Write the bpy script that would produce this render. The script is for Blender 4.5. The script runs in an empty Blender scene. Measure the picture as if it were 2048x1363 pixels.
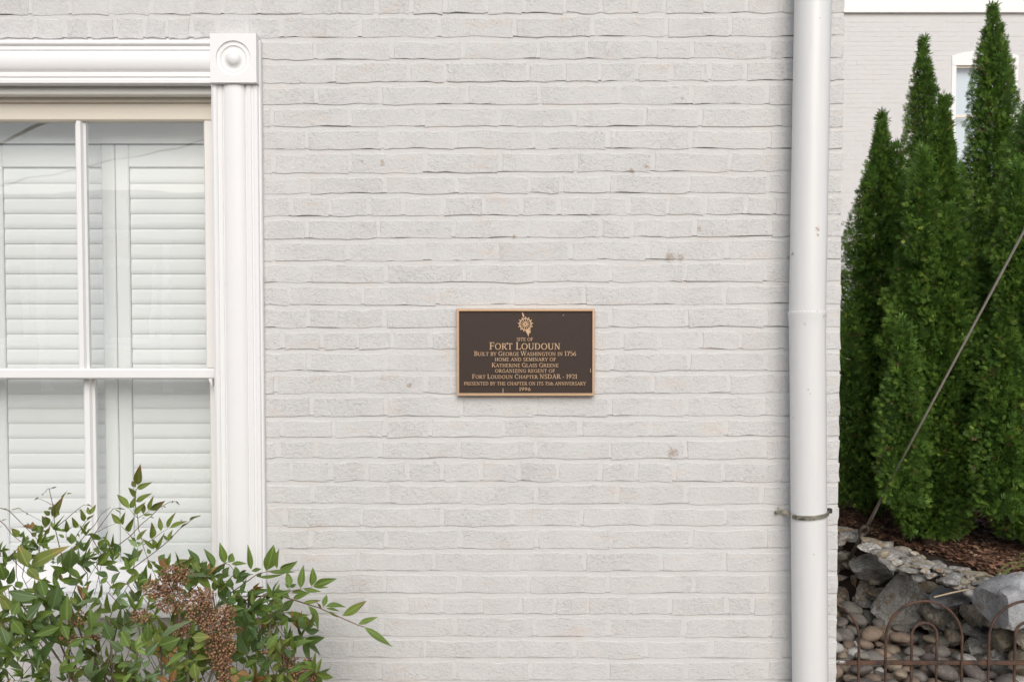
import bpy, math, random
import numpy as np
from mathutils import Vector, Matrix

random.seed(7)
RNG = np.random.default_rng(11)
SC = bpy.context.scene
COL = SC.collection
R = math.radians

# ------------------------------------------------------------------ camera
F_PX = 2048 * 30.0 / 36.0          # focal length in photograph pixels
CAM_Y, CAM_Z, PITCH = -2.52, 1.55, R(1.8)
cam_d = bpy.data.cameras.new('camera')
cam_d.lens = 30.0
cam_d.sensor_width = 36.0
cam_d.clip_start = 0.05
cam_d.clip_end = 500
cam_d.dof.use_dof = True
cam_d.dof.focus_distance = 2.5
cam_d.dof.aperture_fstop = 11.0
cam = bpy.data.objects.new('camera', cam_d)
COL.objects.link(cam)
cam.location = (0, CAM_Y, CAM_Z)
cam.rotation_euler = (R(90) - PITCH, 0, 0)
SC.camera = cam
SC.render.resolution_x, SC.render.resolution_y = 1024, 681

# ------------------------------------------------------------------ sky and sun (bright overcast)
SUN_EL, SUN_AZ = R(34), R(4)       # behind the photographer, veiled by thin cloud
world = bpy.data.worlds.new('World')
SC.world = world
world.use_nodes = True
wn = world.node_tree.nodes
sky = wn.new('ShaderNodeTexSky')
sky.sky_type = 'NISHITA'
sky.sun_disc = False
sky.sun_elevation = SUN_EL
sky.sun_rotation = R(180) - SUN_AZ
sky.air_density = 1.0
sky.dust_density = 2.0
sky.ozone_density = 0.6
world.node_tree.links.new(sky.outputs[0], wn['Background'].inputs['Color'])
wn['Background'].inputs['Strength'].default_value = 0.08
sun_d = bpy.data.lights.new('sun', 'SUN')
sun_d.energy = 1.5
sun_d.angle = R(50)
sun_d.color = (1.0, 0.975, 0.938)
sun = bpy.data.objects.new('sun', sun_d)
COL.objects.link(sun)
sdir = Vector((math.sin(SUN_AZ) * math.cos(SUN_EL), -math.cos(SUN_AZ) * math.cos(SUN_EL), math.sin(SUN_EL)))
sun.rotation_euler = sdir.to_track_quat('Z', 'Y').to_euler()
sun.location = (3, -6, 9)
SC.view_settings.view_transform = 'Standard'
SC.view_settings.look = 'None'
SC.view_settings.exposure = 0.60
SC.view_settings.gamma = 1.0

# ------------------------------------------------------------------ helpers
CP, SP = math.cos(PITCH), math.sin(PITCH)


def P(px, py, Y=0.0):
    """World point on the plane y = Y that photograph pixel (px, py) looks at."""
    u = (px - 1024.0) / F_PX
    v = (681.5 - py) / F_PX
    d = Vector((u, CP + v * SP, -SP + v * CP))
    t = (Y - CAM_Y) / d.y
    return Vector((0, CAM_Y, CAM_Z)) + d * t


def tag(o, label=None, cat=None, group=None, kind=None):
    if label: o['label'] = label
    if cat: o['category'] = cat
    if group: o['group'] = group
    if kind: o['kind'] = kind
    return o


def empty(name, loc, label=None, cat=None, group=None, kind=None):
    o = bpy.data.objects.new(name, None)
    COL.objects.link(o)
    o.location = loc
    o.empty_display_size = 0.05
    return tag(o, label, cat, group, kind)


def world_loc(o):
    v = Vector((0, 0, 0))
    while o is not None:
        v = v + o.location
        o = o.parent
    return v


def link_mesh(name, me, mat, parent=None, origin=None, mats=None):
    """Object for a mesh whose coordinates are already relative to origin (world)."""
    o = bpy.data.objects.new(name, me)
    COL.objects.link(o)
    if mats:
        for m in mats: me.materials.append(m)
    elif mat is not None and len(me.materials) == 0:
        me.materials.append(mat)
    if parent is not None:
        o.parent = parent
        o.location = Vector(origin) - world_loc(parent)
    else:
        o.location = origin
    return o


class MB:
    """Collects geometry in world coordinates, then links it as one mesh object."""
    def __init__(self):
        self.v, self.f, self.m = [], [], []

    def add(self, vs, fs, mi=0):
        n = len(self.v)
        self.v.extend([tuple(p) for p in vs])
        self.f.extend([tuple(i + n for i in f) for f in fs])
        self.m.extend([mi] * len(fs))
        return self

    def box(self, a, b, bevel=0.0, mi=0):
        x0, x1 = sorted((a[0], b[0])); y0, y1 = sorted((a[1], b[1])); z0, z1 = sorted((a[2], b[2]))
        e = min(bevel, (x1 - x0) * .45, (y1 - y0) * .45, (z1 - z0) * .45)
        if e <= 0:
            vs = [(x, y, z) for z in (z0, z1) for y in (y0, y1) for x in (x0, x1)]
            fs = [(0, 2, 3, 1), (4, 5, 7, 6), (0, 1, 5, 4), (2, 6, 7, 3), (0, 4, 6, 2), (1, 3, 7, 5)]
            return self.add(vs, fs, mi)
        # bevelled: three vertices per corner
        vs, idx = [], {}
        for sx in (0, 1):
            for sy in (0, 1):
                for sz in (0, 1):
                    X = (x0, x1)[sx]; Y = (y0, y1)[sy]; Z = (z0, z1)[sz]
                    ix = e if sx == 0 else -e; iy = e if sy == 0 else -e; iz = e if sz == 0 else -e
                    for ax, p in enumerate([(X, Y + iy, Z + iz), (X + ix, Y, Z + iz), (X + ix, Y + iy, Z)]):
                        idx[(sx, sy, sz, ax)] = len(vs); vs.append(p)
        fs = []
        for s in (0, 1):
            q = [idx[(s, 0, 0, 0)], idx[(s, 1, 0, 0)], idx[(s, 1, 1, 0)], idx[(s, 0, 1, 0)]]
            fs.append(q if s else q[::-1])
            q = [idx[(0, s, 0, 1)], idx[(0, s, 1, 1)], idx[(1, s, 1, 1)], idx[(1, s, 0, 1)]]
            fs.append(q if s else q[::-1])
            q = [idx[(0, 0, s, 2)], idx[(1, 0, s, 2)], idx[(1, 1, s, 2)], idx[(0, 1, s, 2)]]
            fs.append(q if s else q[::-1])
        for a in (0, 1):
            for b in (0, 1):
                q = [idx[(a, b, 0, 0)], idx[(a, b, 0, 1)], idx[(a, b, 1, 1)], idx[(a, b, 1, 0)]]
                fs.append(q if (a == b) else q[::-1])
                q = [idx[(a, 0, b, 0)], idx[(a, 0, b, 2)], idx[(a, 1, b, 2)], idx[(a, 1, b, 0)]]
                fs.append(q if (a != b) else q[::-1])
                q = [idx[(0, a, b, 1)], idx[(0, a, b, 2)], idx[(1, a, b, 2)], idx[(1, a, b, 1)]]
                fs.append(q if (a == b) else q[::-1])
        for sx in (0, 1):
            for sy in (0, 1):
                for sz in (0, 1):
                    t = [idx[(sx, sy, sz, k)] for k in range(3)]
                    fs.append(t if (sx + sy + sz) % 2 else t[::-1])
        return self.add(vs, fs, mi)

    def tube(self, pts, rad, n=8, cap=True, mi=0):
        pts = [Vector(p) for p in pts]
        rr = rad if isinstance(rad, (list, tuple)) else [rad] * len(pts)
        vs, fs = [], []
        up = Vector((0.13, 0.21, 0.97))
        for i, p in enumerate(pts):
            d = (pts[min(i + 1, len(pts) - 1)] - pts[max(i - 1, 0)]).normalized()
            a = d.cross(up)
            if a.length < 1e-3: a = d.cross(Vector((1, 0, 0)))
            a.normalize(); b = d.cross(a)
            up = a.cross(d)
            for k in range(n):
                t = 2 * math.pi * k / n
                vs.append(p + (a * math.cos(t) + b * math.sin(t)) * rr[i])
        for i in range(len(pts) - 1):
            for k in range(n):
                k2 = (k + 1) % n
                fs.append((i * n + k, i * n + k2, (i + 1) * n + k2, (i + 1) * n + k))
        if cap:
            fs.append(tuple(range(n))[::-1])
            fs.append(tuple((len(pts) - 1) * n + k for k in range(n)))
        return self.add(vs, fs, mi)

    def extrude(self, prof, axis, a, b, mi=0):
        """prof: closed outline of (p, q); axis 'x': (y, z) swept from x=a to b; axis 'z': (x, y) swept from z=a to b."""
        n = len(prof)
        mk = (lambda p, t: (t, p[0], p[1])) if axis == 'x' else (lambda p, t: (p[0], p[1], t))
        vs = [mk(p, a) for p in prof] + [mk(p, b) for p in prof]
        fs = [(i, (i + 1) % n, n + (i + 1) % n, n + i) for i in range(n)]
        fs += [tuple(range(n))[::-1], tuple(range(n, 2 * n))]
        return self.add(vs, fs, mi)

    def build(self, name, mat, parent=None, origin=None, smooth=False, mats=None, fix=True):
        if origin is None:
            origin = world_loc(parent) if parent is not None else Vector((0, 0, 0))
        origin = Vector(origin)
        me = bpy.data.meshes.new(name)
        me.from_pydata([(p[0] - origin.x, p[1] - origin.y, p[2] - origin.z) for p in self.v], [], self.f)
        if fix:
            import bmesh
            bm = bmesh.new(); bm.from_mesh(me)
            bmesh.ops.recalc_face_normals(bm, faces=bm.faces)
            bm.to_mesh(me); bm.free()
        if mats:
            me.polygons.foreach_set('material_index', self.m)
        if smooth:
            me.shade_smooth()
            if isinstance(smooth, float):
                me.set_sharp_from_angle(angle=R(smooth))
        me.update()
        return link_mesh(name, me, mat, parent, origin, mats)


def numpy_mesh(name, verts, faces, mat, parent=None, origin=(0, 0, 0), tint=None, smooth=False):
    """verts (N,3) world, faces (M,k) int; tint (N,) float stored as a point attribute."""
    me = bpy.data.meshes.new(name)
    verts = np.asarray(verts, dtype=np.float32) - np.asarray(origin, dtype=np.float32)
    faces = np.asarray(faces, dtype=np.int32)
    m, k = faces.shape
    me.vertices.add(len(verts)); me.vertices.foreach_set('co', verts.ravel())
    me.loops.add(m * k); me.loops.foreach_set('vertex_index', faces.ravel())
    me.polygons.add(m)
    me.polygons.foreach_set('loop_start', np.arange(0, m * k, k, dtype=np.int32))
    me.polygons.foreach_set('loop_total', np.full(m, k, dtype=np.int32))
    if smooth: me.polygons.foreach_set('use_smooth', np.ones(m, dtype=bool))
    me.update(calc_edges=True)
    if tint is not None:
        at = me.attributes.new('tint', 'FLOAT', 'POINT')
        at.data.foreach_set('value', np.asarray(tint, dtype=np.float32))
    return link_mesh(name, me, mat, parent, origin)


# ------------------------------------------------------------------ materials
class NT:
    def __init__(self, name):
        self.mat = bpy.data.materials.new(name)
        self.mat.use_nodes = True
        self.t = self.mat.node_tree
        self.b = self.t.nodes['Principled BSDF']
        self.out = self.t.nodes['Material Output']
        self._pos = None

    def n(self, kind, **kw):
        nd = self.t.nodes.new('ShaderNode' + kind)
        for k, v in kw.items(): setattr(nd, k, v)
        return nd

    def link(self, a, b): self.t.links.new(a, b)

    def put(self, sock, v):
        if hasattr(v, 'default_value') and hasattr(v, 'links'): self.link(v, sock)
        else:
            if isinstance(v, (tuple, list)) and len(v) == 3 and sock.type == 'RGBA': v = (*v, 1)
            sock.default_value = v

    def pos(self):
        if self._pos is None: self._pos = self.n('NewGeometry').outputs['Position']
        return self._pos

    def obj(self):
        return self.n('TexCoord').outputs['Object']

    def noise(self, scale, detail=2.0, rough=.5, vec=None, dist=0.0):
        nd = self.n('TexNoise')
        self.link(vec if vec is not None else self.pos(), nd.inputs['Vector'])
        nd.inputs['Scale'].default_value = scale
        nd.inputs['Detail'].default_value = detail
        nd.inputs['Roughness'].default_value = rough
        nd.inputs['Distortion'].default_value = dist
        return nd.outputs['Fac']

    def voronoi(self, scale, feature='F1', vec=None, out='Distance'):
        nd = self.n('TexVoronoi', feature=feature)
        self.link(vec if vec is not None else self.pos(), nd.inputs['Vector'])
        nd.inputs['Scale'].default_value = scale
        return nd.outputs[out]

    def ramp(self, fac, stops, interp='LINEAR'):
        nd = self.n('ValToRGB')
        nd.color_ramp.interpolation = interp
        els = nd.color_ramp.elements
        while len(els) < len(stops): els.new(0.5)
        for e, (p, c) in zip(els, stops):
            e.position = p
            e.color = (c, c, c, 1) if isinstance(c, (int, float)) else (*c, 1)
        self.put(nd.inputs['Fac'], fac)
        return nd.outputs['Color']

    def math(self, op, a, b=0.0, c=0.0):
        nd = self.n('Math', operation=op)
        for s, v in zip(nd.inputs, (a, b, c)): self.put(s, v)
        return nd.outputs[0]

    def mapr(self, v, a, b, c, d):
        nd = self.n('MapRange')
        for s, x in zip(nd.inputs, (v, a, b, c, d)): self.put(s, x)
        return nd.outputs[0]

    def mix(self, fac, a, b, mode='MIX'):
        nd = self.n('Mix', data_type='RGBA', blend_type=mode)
        self.put(nd.inputs['Factor'], fac)
        self.put(nd.inputs[6], a); self.put(nd.inputs[7], b)
        return nd.outputs[2]

    def rnd(self): return self.n('ObjectInfo').outputs['Random']

    def attr(self, name):
        nd = self.n('Attribute'); nd.attribute_name = name
        return nd.outputs['Fac']

    def scaled(self, sx, sy, sz, vec=None):
        nd = self.n('VectorMath', operation='MULTIPLY')
        self.link(vec if vec is not None else self.pos(), nd.inputs[0])
        nd.inputs[1].default_value = (sx, sy, sz)
        return nd.outputs[0]

    def bump(self, h, strength=.5, dist=.002, prev=None):
        nd = self.n('Bump')
        self.put(nd.inputs['Height'], h)
        self.put(nd.inputs['Strength'], strength)
        nd.inputs['Distance'].default_value = dist
        if prev is not None: self.link(prev, nd.inputs['Normal'])
        return nd.outputs['Normal']

    def spots(self, pts, vec=None):
        """Sum of soft spots: pts = [(world point, radius)]; edges broken by noise."""
        src = vec if vec is not None else self.pos()
        wob = self.noise(75, 5, .8, dist=.8)
        tot = None
        for p, r in pts:
            nd = self.n('VectorMath', operation='DISTANCE')
            self.link(src, nd.inputs[0]); nd.inputs[1].default_value = p
            s = self.mapr(self.math('ADD', nd.outputs['Value'], self.math('MULTIPLY', self.math('SUBTRACT', wob, .5), r * 5.0)), r * .35, r * 1.1, 1.0, 0.0)
            tot = s if tot is None else self.math('MAXIMUM', tot, s)
        return tot

    def done(self, color=None, rough=None, metal=None, normal=None, spec=None):
        if color is not None: self.put(self.b.inputs['Base Color'], color)
        if rough is not None: self.put(self.b.inputs['Roughness'], rough)
        if metal is not None: self.put(self.b.inputs['Metallic'], metal)
        if normal is not None: self.link(normal, self.b.inputs['Normal'])
        if spec is not None: self.put(self.b.inputs['Specular IOR Level'], spec)
        return self.mat


def simple(name, color, rough=.6, metal=0.0, noise=0.0, nscale=30, bump=0.0, bscale=200, spec=None):
    t = NT(name)
    c = color
    if noise:
        lo = tuple(x * (1 - noise) for x in color); hi = tuple(min(1, x * (1 + noise)) for x in color)
        c = t.mix(t.noise(nscale, 3, .6), lo, hi)
    nm = t.bump(t.noise(bscale, 3, .6), bump, .002) if bump else None
    return t.done(c, rough, metal, nm, spec)


def wall_paint(name, base, strength, marks=None):
    t = NT(name)
    patch = t.noise(8, 3, .6)
    fine = t.noise(300, 3, .7)
    mid = t.noise(95, 4, .65, dist=.4)
    big = t.noise(26, 3, .55)
    pits = t.ramp(t.noise(120, 3, .6, dist=1.0), [(.56, 1.0), (.66, 0.0)])
    h = t.math('ADD', t.math('MULTIPLY', fine, .55), t.math('MULTIPLY', mid, .9))
    h = t.math('ADD', h, t.math('MULTIPLY', pits, .28))
    amp = t.math('MULTIPLY', t.mapr(t.rnd(), 0, 1, .74, .86), t.mapr(patch, .30, .70, .55, 1.02))
    nm = t.bump(h, t.math('MULTIPLY', amp, strength), .006)
    nm = t.bump(big, .18 * strength, .010, nm)
    lo = tuple(x * .94 for x in base)
    c = t.mix(t.noise(6, 4, .6), lo, base)
    c = t.mix(t.mapr(t.rnd(), 0, 1, 0, .03), c, (.48, .45, .41))
    # faint warm bleed where the paint is thin, and small chips that expose brick and grime
    warm = t.ramp(t.noise(7.5, 4, .65, vec=t.scaled(1, 1, 2.8)), [(.56, 0.0), (.72, .38)])
    c = t.mix(warm, c, (.66, .54, .45))
    speck = t.ramp(t.noise(150, 3, .62, dist=1.2), [(.665, 0.0), (.70, .60)])
    speck = t.math('MULTIPLY', speck, t.ramp(t.noise(14, 4, .7), [(.50, 0.0), (.62, 1.0)]))
    c = t.mix(speck, c, (.20, .17, .135))
    if marks:
        c = t.mix(t.math('MULTIPLY', t.spots(marks), .62), c, (.33, .23, .145))
    return t.done(c, .75, 0, nm, .28)


# ------------------------------------------------------------------ measured brick courses (photograph pixels)
CL = [28, 75, 119, 165.5, 208.6, 253.4, 298.5, 346, 387, 432, 477, 521.7, 565, 610, 655, 697.7, 741.6, 785.6, 832, 873.7,
      915.6, 961.6, 1006, 1051.5, 1096.3, 1140.6, 1184.6, 1225.6, 1271, 1314, 1359, 1402]
CR = [25.8, 72.6, 116.6, 161, 208.6, 253, 297.3, 342.4, 385.5, 429.4, 473, 518.8, 562.9, 608, 653.8, 697.7, 741, 786, 831, 872,
      916.8, 962.5, 1007.6, 1049.8, 1095.5, 1141.5, 1185.5, 1228, 1273, 1315, 1359, 1403]
JOINTS = [
    [-20, 60, 139, 220, 303, 384, 445, 518, 600, 680, 752, 824, 891, 973, 1048, 1129, 1203, 1270, 1329, 1410, 1494, 1563, 1635],
    [-5, 70, 130, 178, 231, 289, 334, 384, 437, 495, 563, 720, 878, 1030, 1185, 1331, 1460, 1610],
    [629, 784, 925, 1077, 1173, 1310, 1384, 1538, 1612],
    [520, 668, 818, 890, 1055, 1129, 1200, 1273, 1342, 1419, 1490, 1570, 1640],
    [632, 761, 934, 1079, 1238, 1383, 1534, 1610],
    [545, 699, 846, 998, 1148, 1290, 1400, 1557],
    [614, 764, 910, 1067, 1216, 1381, 1539, 1614],
    [548, 699, 850, 1001, 1153, 1305, 1460, 1600],
    [617, 770, 913, 1058, 1122, 1218, 1378, 1536, 1612],
    [582, 660, 737, 806, 885, 967, 1042, 1119, 1186, 1258, 1337, 1411, 1491, 1548, 1622],
    [614, 758, 907, 1057, 1201, 1264, 1390, 1539, 1615],
    [546, 696, 849, 995, 1141, 1296, 1454, 1604],
    [617, 772, 928, 1071, 1220, 1371, 1531, 1606],
    [579, 726, 875, 1024, 1169, 1311, 1449, 1600],
    [617, 770, 928, 1071, 1220, 1374, 1531, 1606],
    [567, 643.5, 715, 784, 860, 935, 1010, 1090, 1167, 1243.5, 1320, 1402, 1481, 1563, 1632],
    [620, 772, 925, 1075, 1225, 1378, 1531, 1606],
    [552, 705, 851.5, 1000, 1150, 1305, 1457, 1606],
    [623, 772, 922, 1073, 1220, 1372, 1526, 1604],
    [564, 667, 769.5, 860, 1007, 1161.5, 1302, 1451.5, 1602],
    [556, 632, 761, 919, 1071, 1220, 1372, 1529, 1604],
    [583, 661, 734, 815, 884, 963, 1039, 1115, 1200, 1273, 1349, 1447, 1557, 1630],
    [626, 777, 919, 1071, 1235, 1372, 1522, 1600],
    [572, 723, 884, 1024, 1164, 1305, 1450, 1602],
    [620, 772, 922, 1074, 1221.6, 1381, 1531, 1606],
    [566, 717, 869, 1021, 1170, 1323, 1449, 1600],
    [620, 769.5, 919, 1057, 1214, 1387, 1535, 1610],
    [585, 660, 735, 813, 884, 963, 1042, 1110, 1176, 1261, 1340, 1452, 1504, 1580],
    [620, 764, 910, 1071, 1217, 1368, 1540, 1612],
    [552, 702, 850, 998, 1150, 1290, 1422, 1570],
    [617, 760, 910, 1061, 1217, 1372, 1533, 1608],
    [552, 702, 850, 1000, 1150, 1300, 1450, 1600],
]
X_CORNER = P(1681, 628, 0).x
X_WIN_R = P(523, 628, 0).x - 0.02          # masonry opening edge lies under the casing


def course_y(k, px):
    t = (px - 700) / 750.0
    return CL[k] + (CR[k] - CL[k]) * t


marks = [(tuple(P(765, 326, 0)), .0075), (tuple(P(724, 323, 0)), .005), (tuple(P(1345, 906, 0)), .016), (tuple(P(1342, 513, 0)), .016),
         (tuple(P(1362, 517, 0)), .010), (tuple(P(1292, 333, 0)), .008), (tuple(P(1265, 343, 0)), .009), (tuple(P(1398, 457, 0)), .008),
         (tuple(P(1556, 1018, 0)), .010), (tuple(P(1365, 197, 0)), .006), (tuple(P(1028, 473, 0)), .006), (tuple(P(1579, 515, 0)), .009),
         (tuple(P(820, 770, 0)), .008), (tuple(P(870, 925, 0)), .006)]
M_BRICK = wall_paint('painted_brick', (.662, .655, .642), .95, marks)
M_MORTAR = wall_paint('painted_mortar', (.664, .658, .645), .5, marks)

# ------------------------------------------------------------------ ground
t = NT('pavement')
c = t.mix(t.noise(3, 4, .6), (.20, .16, .13), (.30, .25, .20))
M_GROUND = t.done(c, .9, 0, t.bump(t.noise(90, 3), .4, .004))
g = MB()
g.add([(-220, -220, -.004), (220, -220, -.004), (220, 220, -.004), (-220, 220, -.004)], [(0, 1, 2, 3)])
ground = g.build('ground', M_GROUND, fix=False)
tag(ground, kind='structure')
ground['label'] = 'paved ground around the white brick house'
M_ROAD = simple('asphalt', (.055, .053, .052), .9, noise=.2, nscale=8, bump=.4, bscale=120)
g = MB(); g.box((-60, -11.5, -.3), (60, -5.0, .0))
tag(g.build('road', M_ROAD), kind='structure')['label'] = 'dark asphalt street in front of the house'
M_WALK = simple('concrete_walk', (.42, .38, .33), .85, noise=.1, nscale=3, bump=.3, bscale=100)
g = MB(); g.box((-60, -13.2, -.3), (60, -11.5, .12), .01)
tag(g.build('sidewalk', M_WALK), kind='structure')['label'] = 'pale concrete sidewalk on the far side of the street'
M_WALK2 = simple('brick_walk', (.19, .165, .14), .85, noise=.15, nscale=4, bump=.4, bscale=60)
g = MB(); g.box((-60, -5.0, -.3), (60, -1.25, .004)); 
tag(g.build('pavement', M_WALK2), kind='structure')['label'] = 'warm brick pavement between house and street'

# ------------------------------------------------------------------ the house
house = empty('brick_house', (0, 0.15, 0), 'white painted brick house wall filling the middle of the picture', 'house')
WZ0, WZ1 = 0.0, 6.2
WIN_X0 = X_WIN_R - 1.30                     # opening, mostly left of the frame
Z_HEAD = P(470, 120, 0).z
Z_SILL = P(470, 1186, 0).z
b = MB()
MY = 0.0009                                 # mortar face sits behind the brick faces
b.box((X_WIN_R, MY + .0040, WZ0), (X_CORNER - .0004, .33, WZ1))
b.box((-6, MY + .0040, WZ0), (WIN_X0, .33, WZ1))
b.box((WIN_X0, MY + .0040, Z_HEAD), (X_WIN_R, .33, WZ1))
b.box((WIN_X0, MY + .0040, WZ0), (X_WIN_R, .33, Z_SILL - .02))
wall = b.build('wall', M_MORTAR, house)
# side and rear walls, floor and flat roof close the house
b = MB()
b.box((X_CORNER - .30, .331, WZ0), (X_CORNER - .004, 7, WZ1))
b.box((-6, 6.7, WZ0), (X_CORNER - .301, 7, WZ1))
b.box((-6, .331, WZ0), (-5.7, 6.699, WZ1))
b.build('side_wall', M_MORTAR, house)
M_ROOF = simple('roof_metal', (.12, .12, .125), .6)
b = MB(); b.box((-6.2, -.25, WZ1 + .001), (X_CORNER + .25, 7.2, WZ1 + .18), .02)
b.build('roof', M_ROOF, house)


def brick_mesh(x0, x1, z0, z1, rs, origin, corner=False):
    """Irregular painted brick: wavy outline, rounded arrises, slightly tilted face."""
    w, h = x1 - x0, z1 - z0
    nx = 7 if w > .15 else 4
    nz = 2
    ring = []
    for i in range(nx): ring.append((i / nx, 0))
    for i in range(nz): ring.append((1, i / nz))
    for i in range(nx): ring.append((1 - i / nx, 1))
    for i in range(nz): ring.append((0, 1 - i / nz))
    off = rs.uniform(-.0015, .0) if rs.random() < .72 else rs.uniform(-.0002, .0005)          # the bricks stand at slightly different depths
    lean = rs.uniform(-.0003, .0009)         # lower edge a little proud
    topin = rs.uniform(-.0002, .0006)
    yaw = rs.uniform(-.0005, .0005)
    flush = {-1: rs.choice([0, 0, .4, .8, 1.05]), 1: rs.choice([0, 0, .4, .8, 1.05])}   # how far paint fills each head joint
    out, mid, inn = [], [], []
    ph = rs.uniform(0, 6.28)
    for (u, v) in ring:
        jx = rs.uniform(-.0028, .0028); jz = rs.uniform(-.0020, .0020) + .0016 * math.sin(u * 5 + ph)
        X = x0 + u * w + jx; Z = z0 + v * h + jz
        cx, cz = x0 + w / 2, z0 + h / 2
        du = 1 if u == 1 else (-1 if u == 0 else 0); dv = 1 if v == 1 else (-1 if v == 0 else 0)
        face = off - lean * (1 - v) + topin * v - yaw * (2 * u - 1)
        if du and v > 0 and not (corner and du > 0): face = face + (MY - .0002 - face) * flush[du]
        e1 = .0004 if v == 0 else .0008
        e2 = rs.uniform(.0009, .0020) if v == 0 else rs.uniform(.0015, .0038)
        if corner and du > 0: e1, e2 = .0004, .0022
        out.append((X, MY + .0038, Z))
        mid.append((X - du * e1, face + (.0007 if v == 0 else .0011), Z - dv * e1))
        inn.append((X - du * e2, face + rs.uniform(-.0003, .0003), Z - dv * e2))
    n = len(ring)
    vs = out + mid + inn
    fs = []
    for a in (0, n):
        for i in range(n):
            j = (i + 1) % n
            fs.append((a + i, a + j, a + n + j, a + n + i))
    # cap: quads between lower and upper edges of the inner ring, middle row on the left and right
    lo = [2 * n + i for i in range(nx + 1)]
    hi = [2 * n + (nx + nz + nx - i) % n for i in range(nx + 1)]
    rm, lm = 2 * n + nx + 1, 2 * n + 2 * nx + nz + 1
    base = len(vs)
    midrow = [lm]
    for i in range(1, nx):
        u = i / nx
        vs.append((x0 + u * w, off - lean * .5 + topin * .5 - yaw * (2 * u - 1) + rs.uniform(-.0004, .0003), z0 + h * rs.uniform(.4, .6)))
        midrow.append(base + i - 1)
    midrow.append(rm)
    for i in range(nx):
        fs.append((lo[i], lo[i + 1], midrow[i + 1], midrow[i]))
        fs.append((midrow[i], midrow[i + 1], hi[i + 1], hi[i]))
    me = bpy.data.meshes.new('brick')
    me.from_pydata([(a - origin[0], y - origin[1], z - origin[2]) for a, y, z in vs], [], fs)
    me.shade_smooth()
    me.set_sharp_from_angle(angle=R(14))
    return me


rs = random.Random(3)
n_brick = 0
for k in range(len(JOINTS)):
    js = list(JOINTS[k])
    if k > 1: js = [js[0] - (150 if js[0] > 600 else 76)] + js
    if k >= 27:
        while js[0] > -20: js = [js[0] - 150] + js
    corner_px = 1024 + (1681 - 1024) * (1 + (628 - CL[k]) * 1.85e-5)
    js = js + [corner_px + 3]
    for a, bb in zip(js[:-1], js[1:]):
        if bb < 470 and 1 < k < 27: continue
        last = bb == js[-1]
        xa = a + rs.uniform(3.0, 4.6); xb = bb - (3 if last else rs.uniform(3.0, 4.6))
        if 1 < k < 27: xa = max(xa, 500)
        if xb - xa < 14: continue
        pm = (xa + xb) / 2
        yb = course_y(k, pm) + rs.uniform(-.6, .6)
        yt = (course_y(k - 1, pm) if k else course_y(0, pm) - 44.5) + 8.2 + rs.uniform(-1.0, 1.0)
        q0, q1 = P(pm, yb, 0), P(pm, yt, 0)
        x0 = P(xa, yb, 0).x; x1 = P(xb, yb, 0).x
        if last: x1 = X_CORNER + rs.uniform(-.0004, .0012)
        org = Vector(((x0 + x1) / 2, 0, (q0.z + q1.z) / 2))
        me = brick_mesh(x0, x1, q0.z, q1.z, rs, org, last)
        o = link_mesh('brick', me, M_BRICK, wall, org)
        n_brick += 1
# painted mortar: one strip per course, with fine open crevices under some brick edges
b = MB()
nr_ = random.Random(9)
ph_ = [nr_.uniform(0, 6.28) for _ in range(60)]
XL = -2.6


def crevice(k, x):
    g_ = math.sin(x * 9.1 + ph_[k]) + .8 * math.sin(x * 23.7 + ph_[(k * 7 + 3) % 60]) + .5 * math.sin(x * 51 + ph_[(k * 5 + 11) % 60])
    return max(-.0030, min(.0011, g_ * .0015 - .0014))


for k in range(-1, len(CL) - 1):
    runs = [(XL, X_CORNER - .0004)]
    if 1 <= k + 1 <= 26 and P(700, CL[k + 1], 0).z < Z_HEAD + .02 and P(700, CL[k + 1], 0).z > Z_SILL - .03: runs = [(X_WIN_R, X_CORNER - .0004)]
    for (xa, xb) in runs:
        n_ = int((xb - xa) / .02)
        vs, fs = [], []
        for i in range(n_ + 1):
            x = xa + (xb - xa) * i / n_
            px = 1024 + x / .001477
            ya = course_y(k, px) if k >= 0 else course_y(0, px) - 44.5
            zt_ = P(1024, ya, 0).z - crevice(k + 1, x)
            zb2 = P(1024, course_y(k + 1, px), 0).z + .0035
            vs += [(x, MY + .0003 * math.sin(x * 31 + k), zt_), (x, MY + .0006, zt_ - .004), (x, MY, zb2)]
            if i:
                fs += [(3 * i - 3, 3 * i - 2, 3 * i + 1, 3 * i), (3 * i - 2, 3 * i - 1, 3 * i + 2, 3 * i + 1)]
        b.add(vs, fs)
zt0 = P(1024, course_y(0, 1024) - 44.5, 0).z
zb0 = P(1024, CL[-1], 0).z
b.add([(-6, MY, zt0 + .004), (X_CORNER - .0004, MY, zt0 + .004), (X_CORNER - .0004, MY, WZ1), (-6, MY, WZ1)], [(0, 1, 2, 3)])
b.add([(-6, MY, 0), (X_CORNER - .0004, MY, 0), (X_CORNER - .0004, MY, zb0 - .004), (-6, MY, zb0 - .004)], [(0, 1, 2, 3)])
mo = b.build('mortar', M_MORTAR, wall, fix=False)
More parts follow.
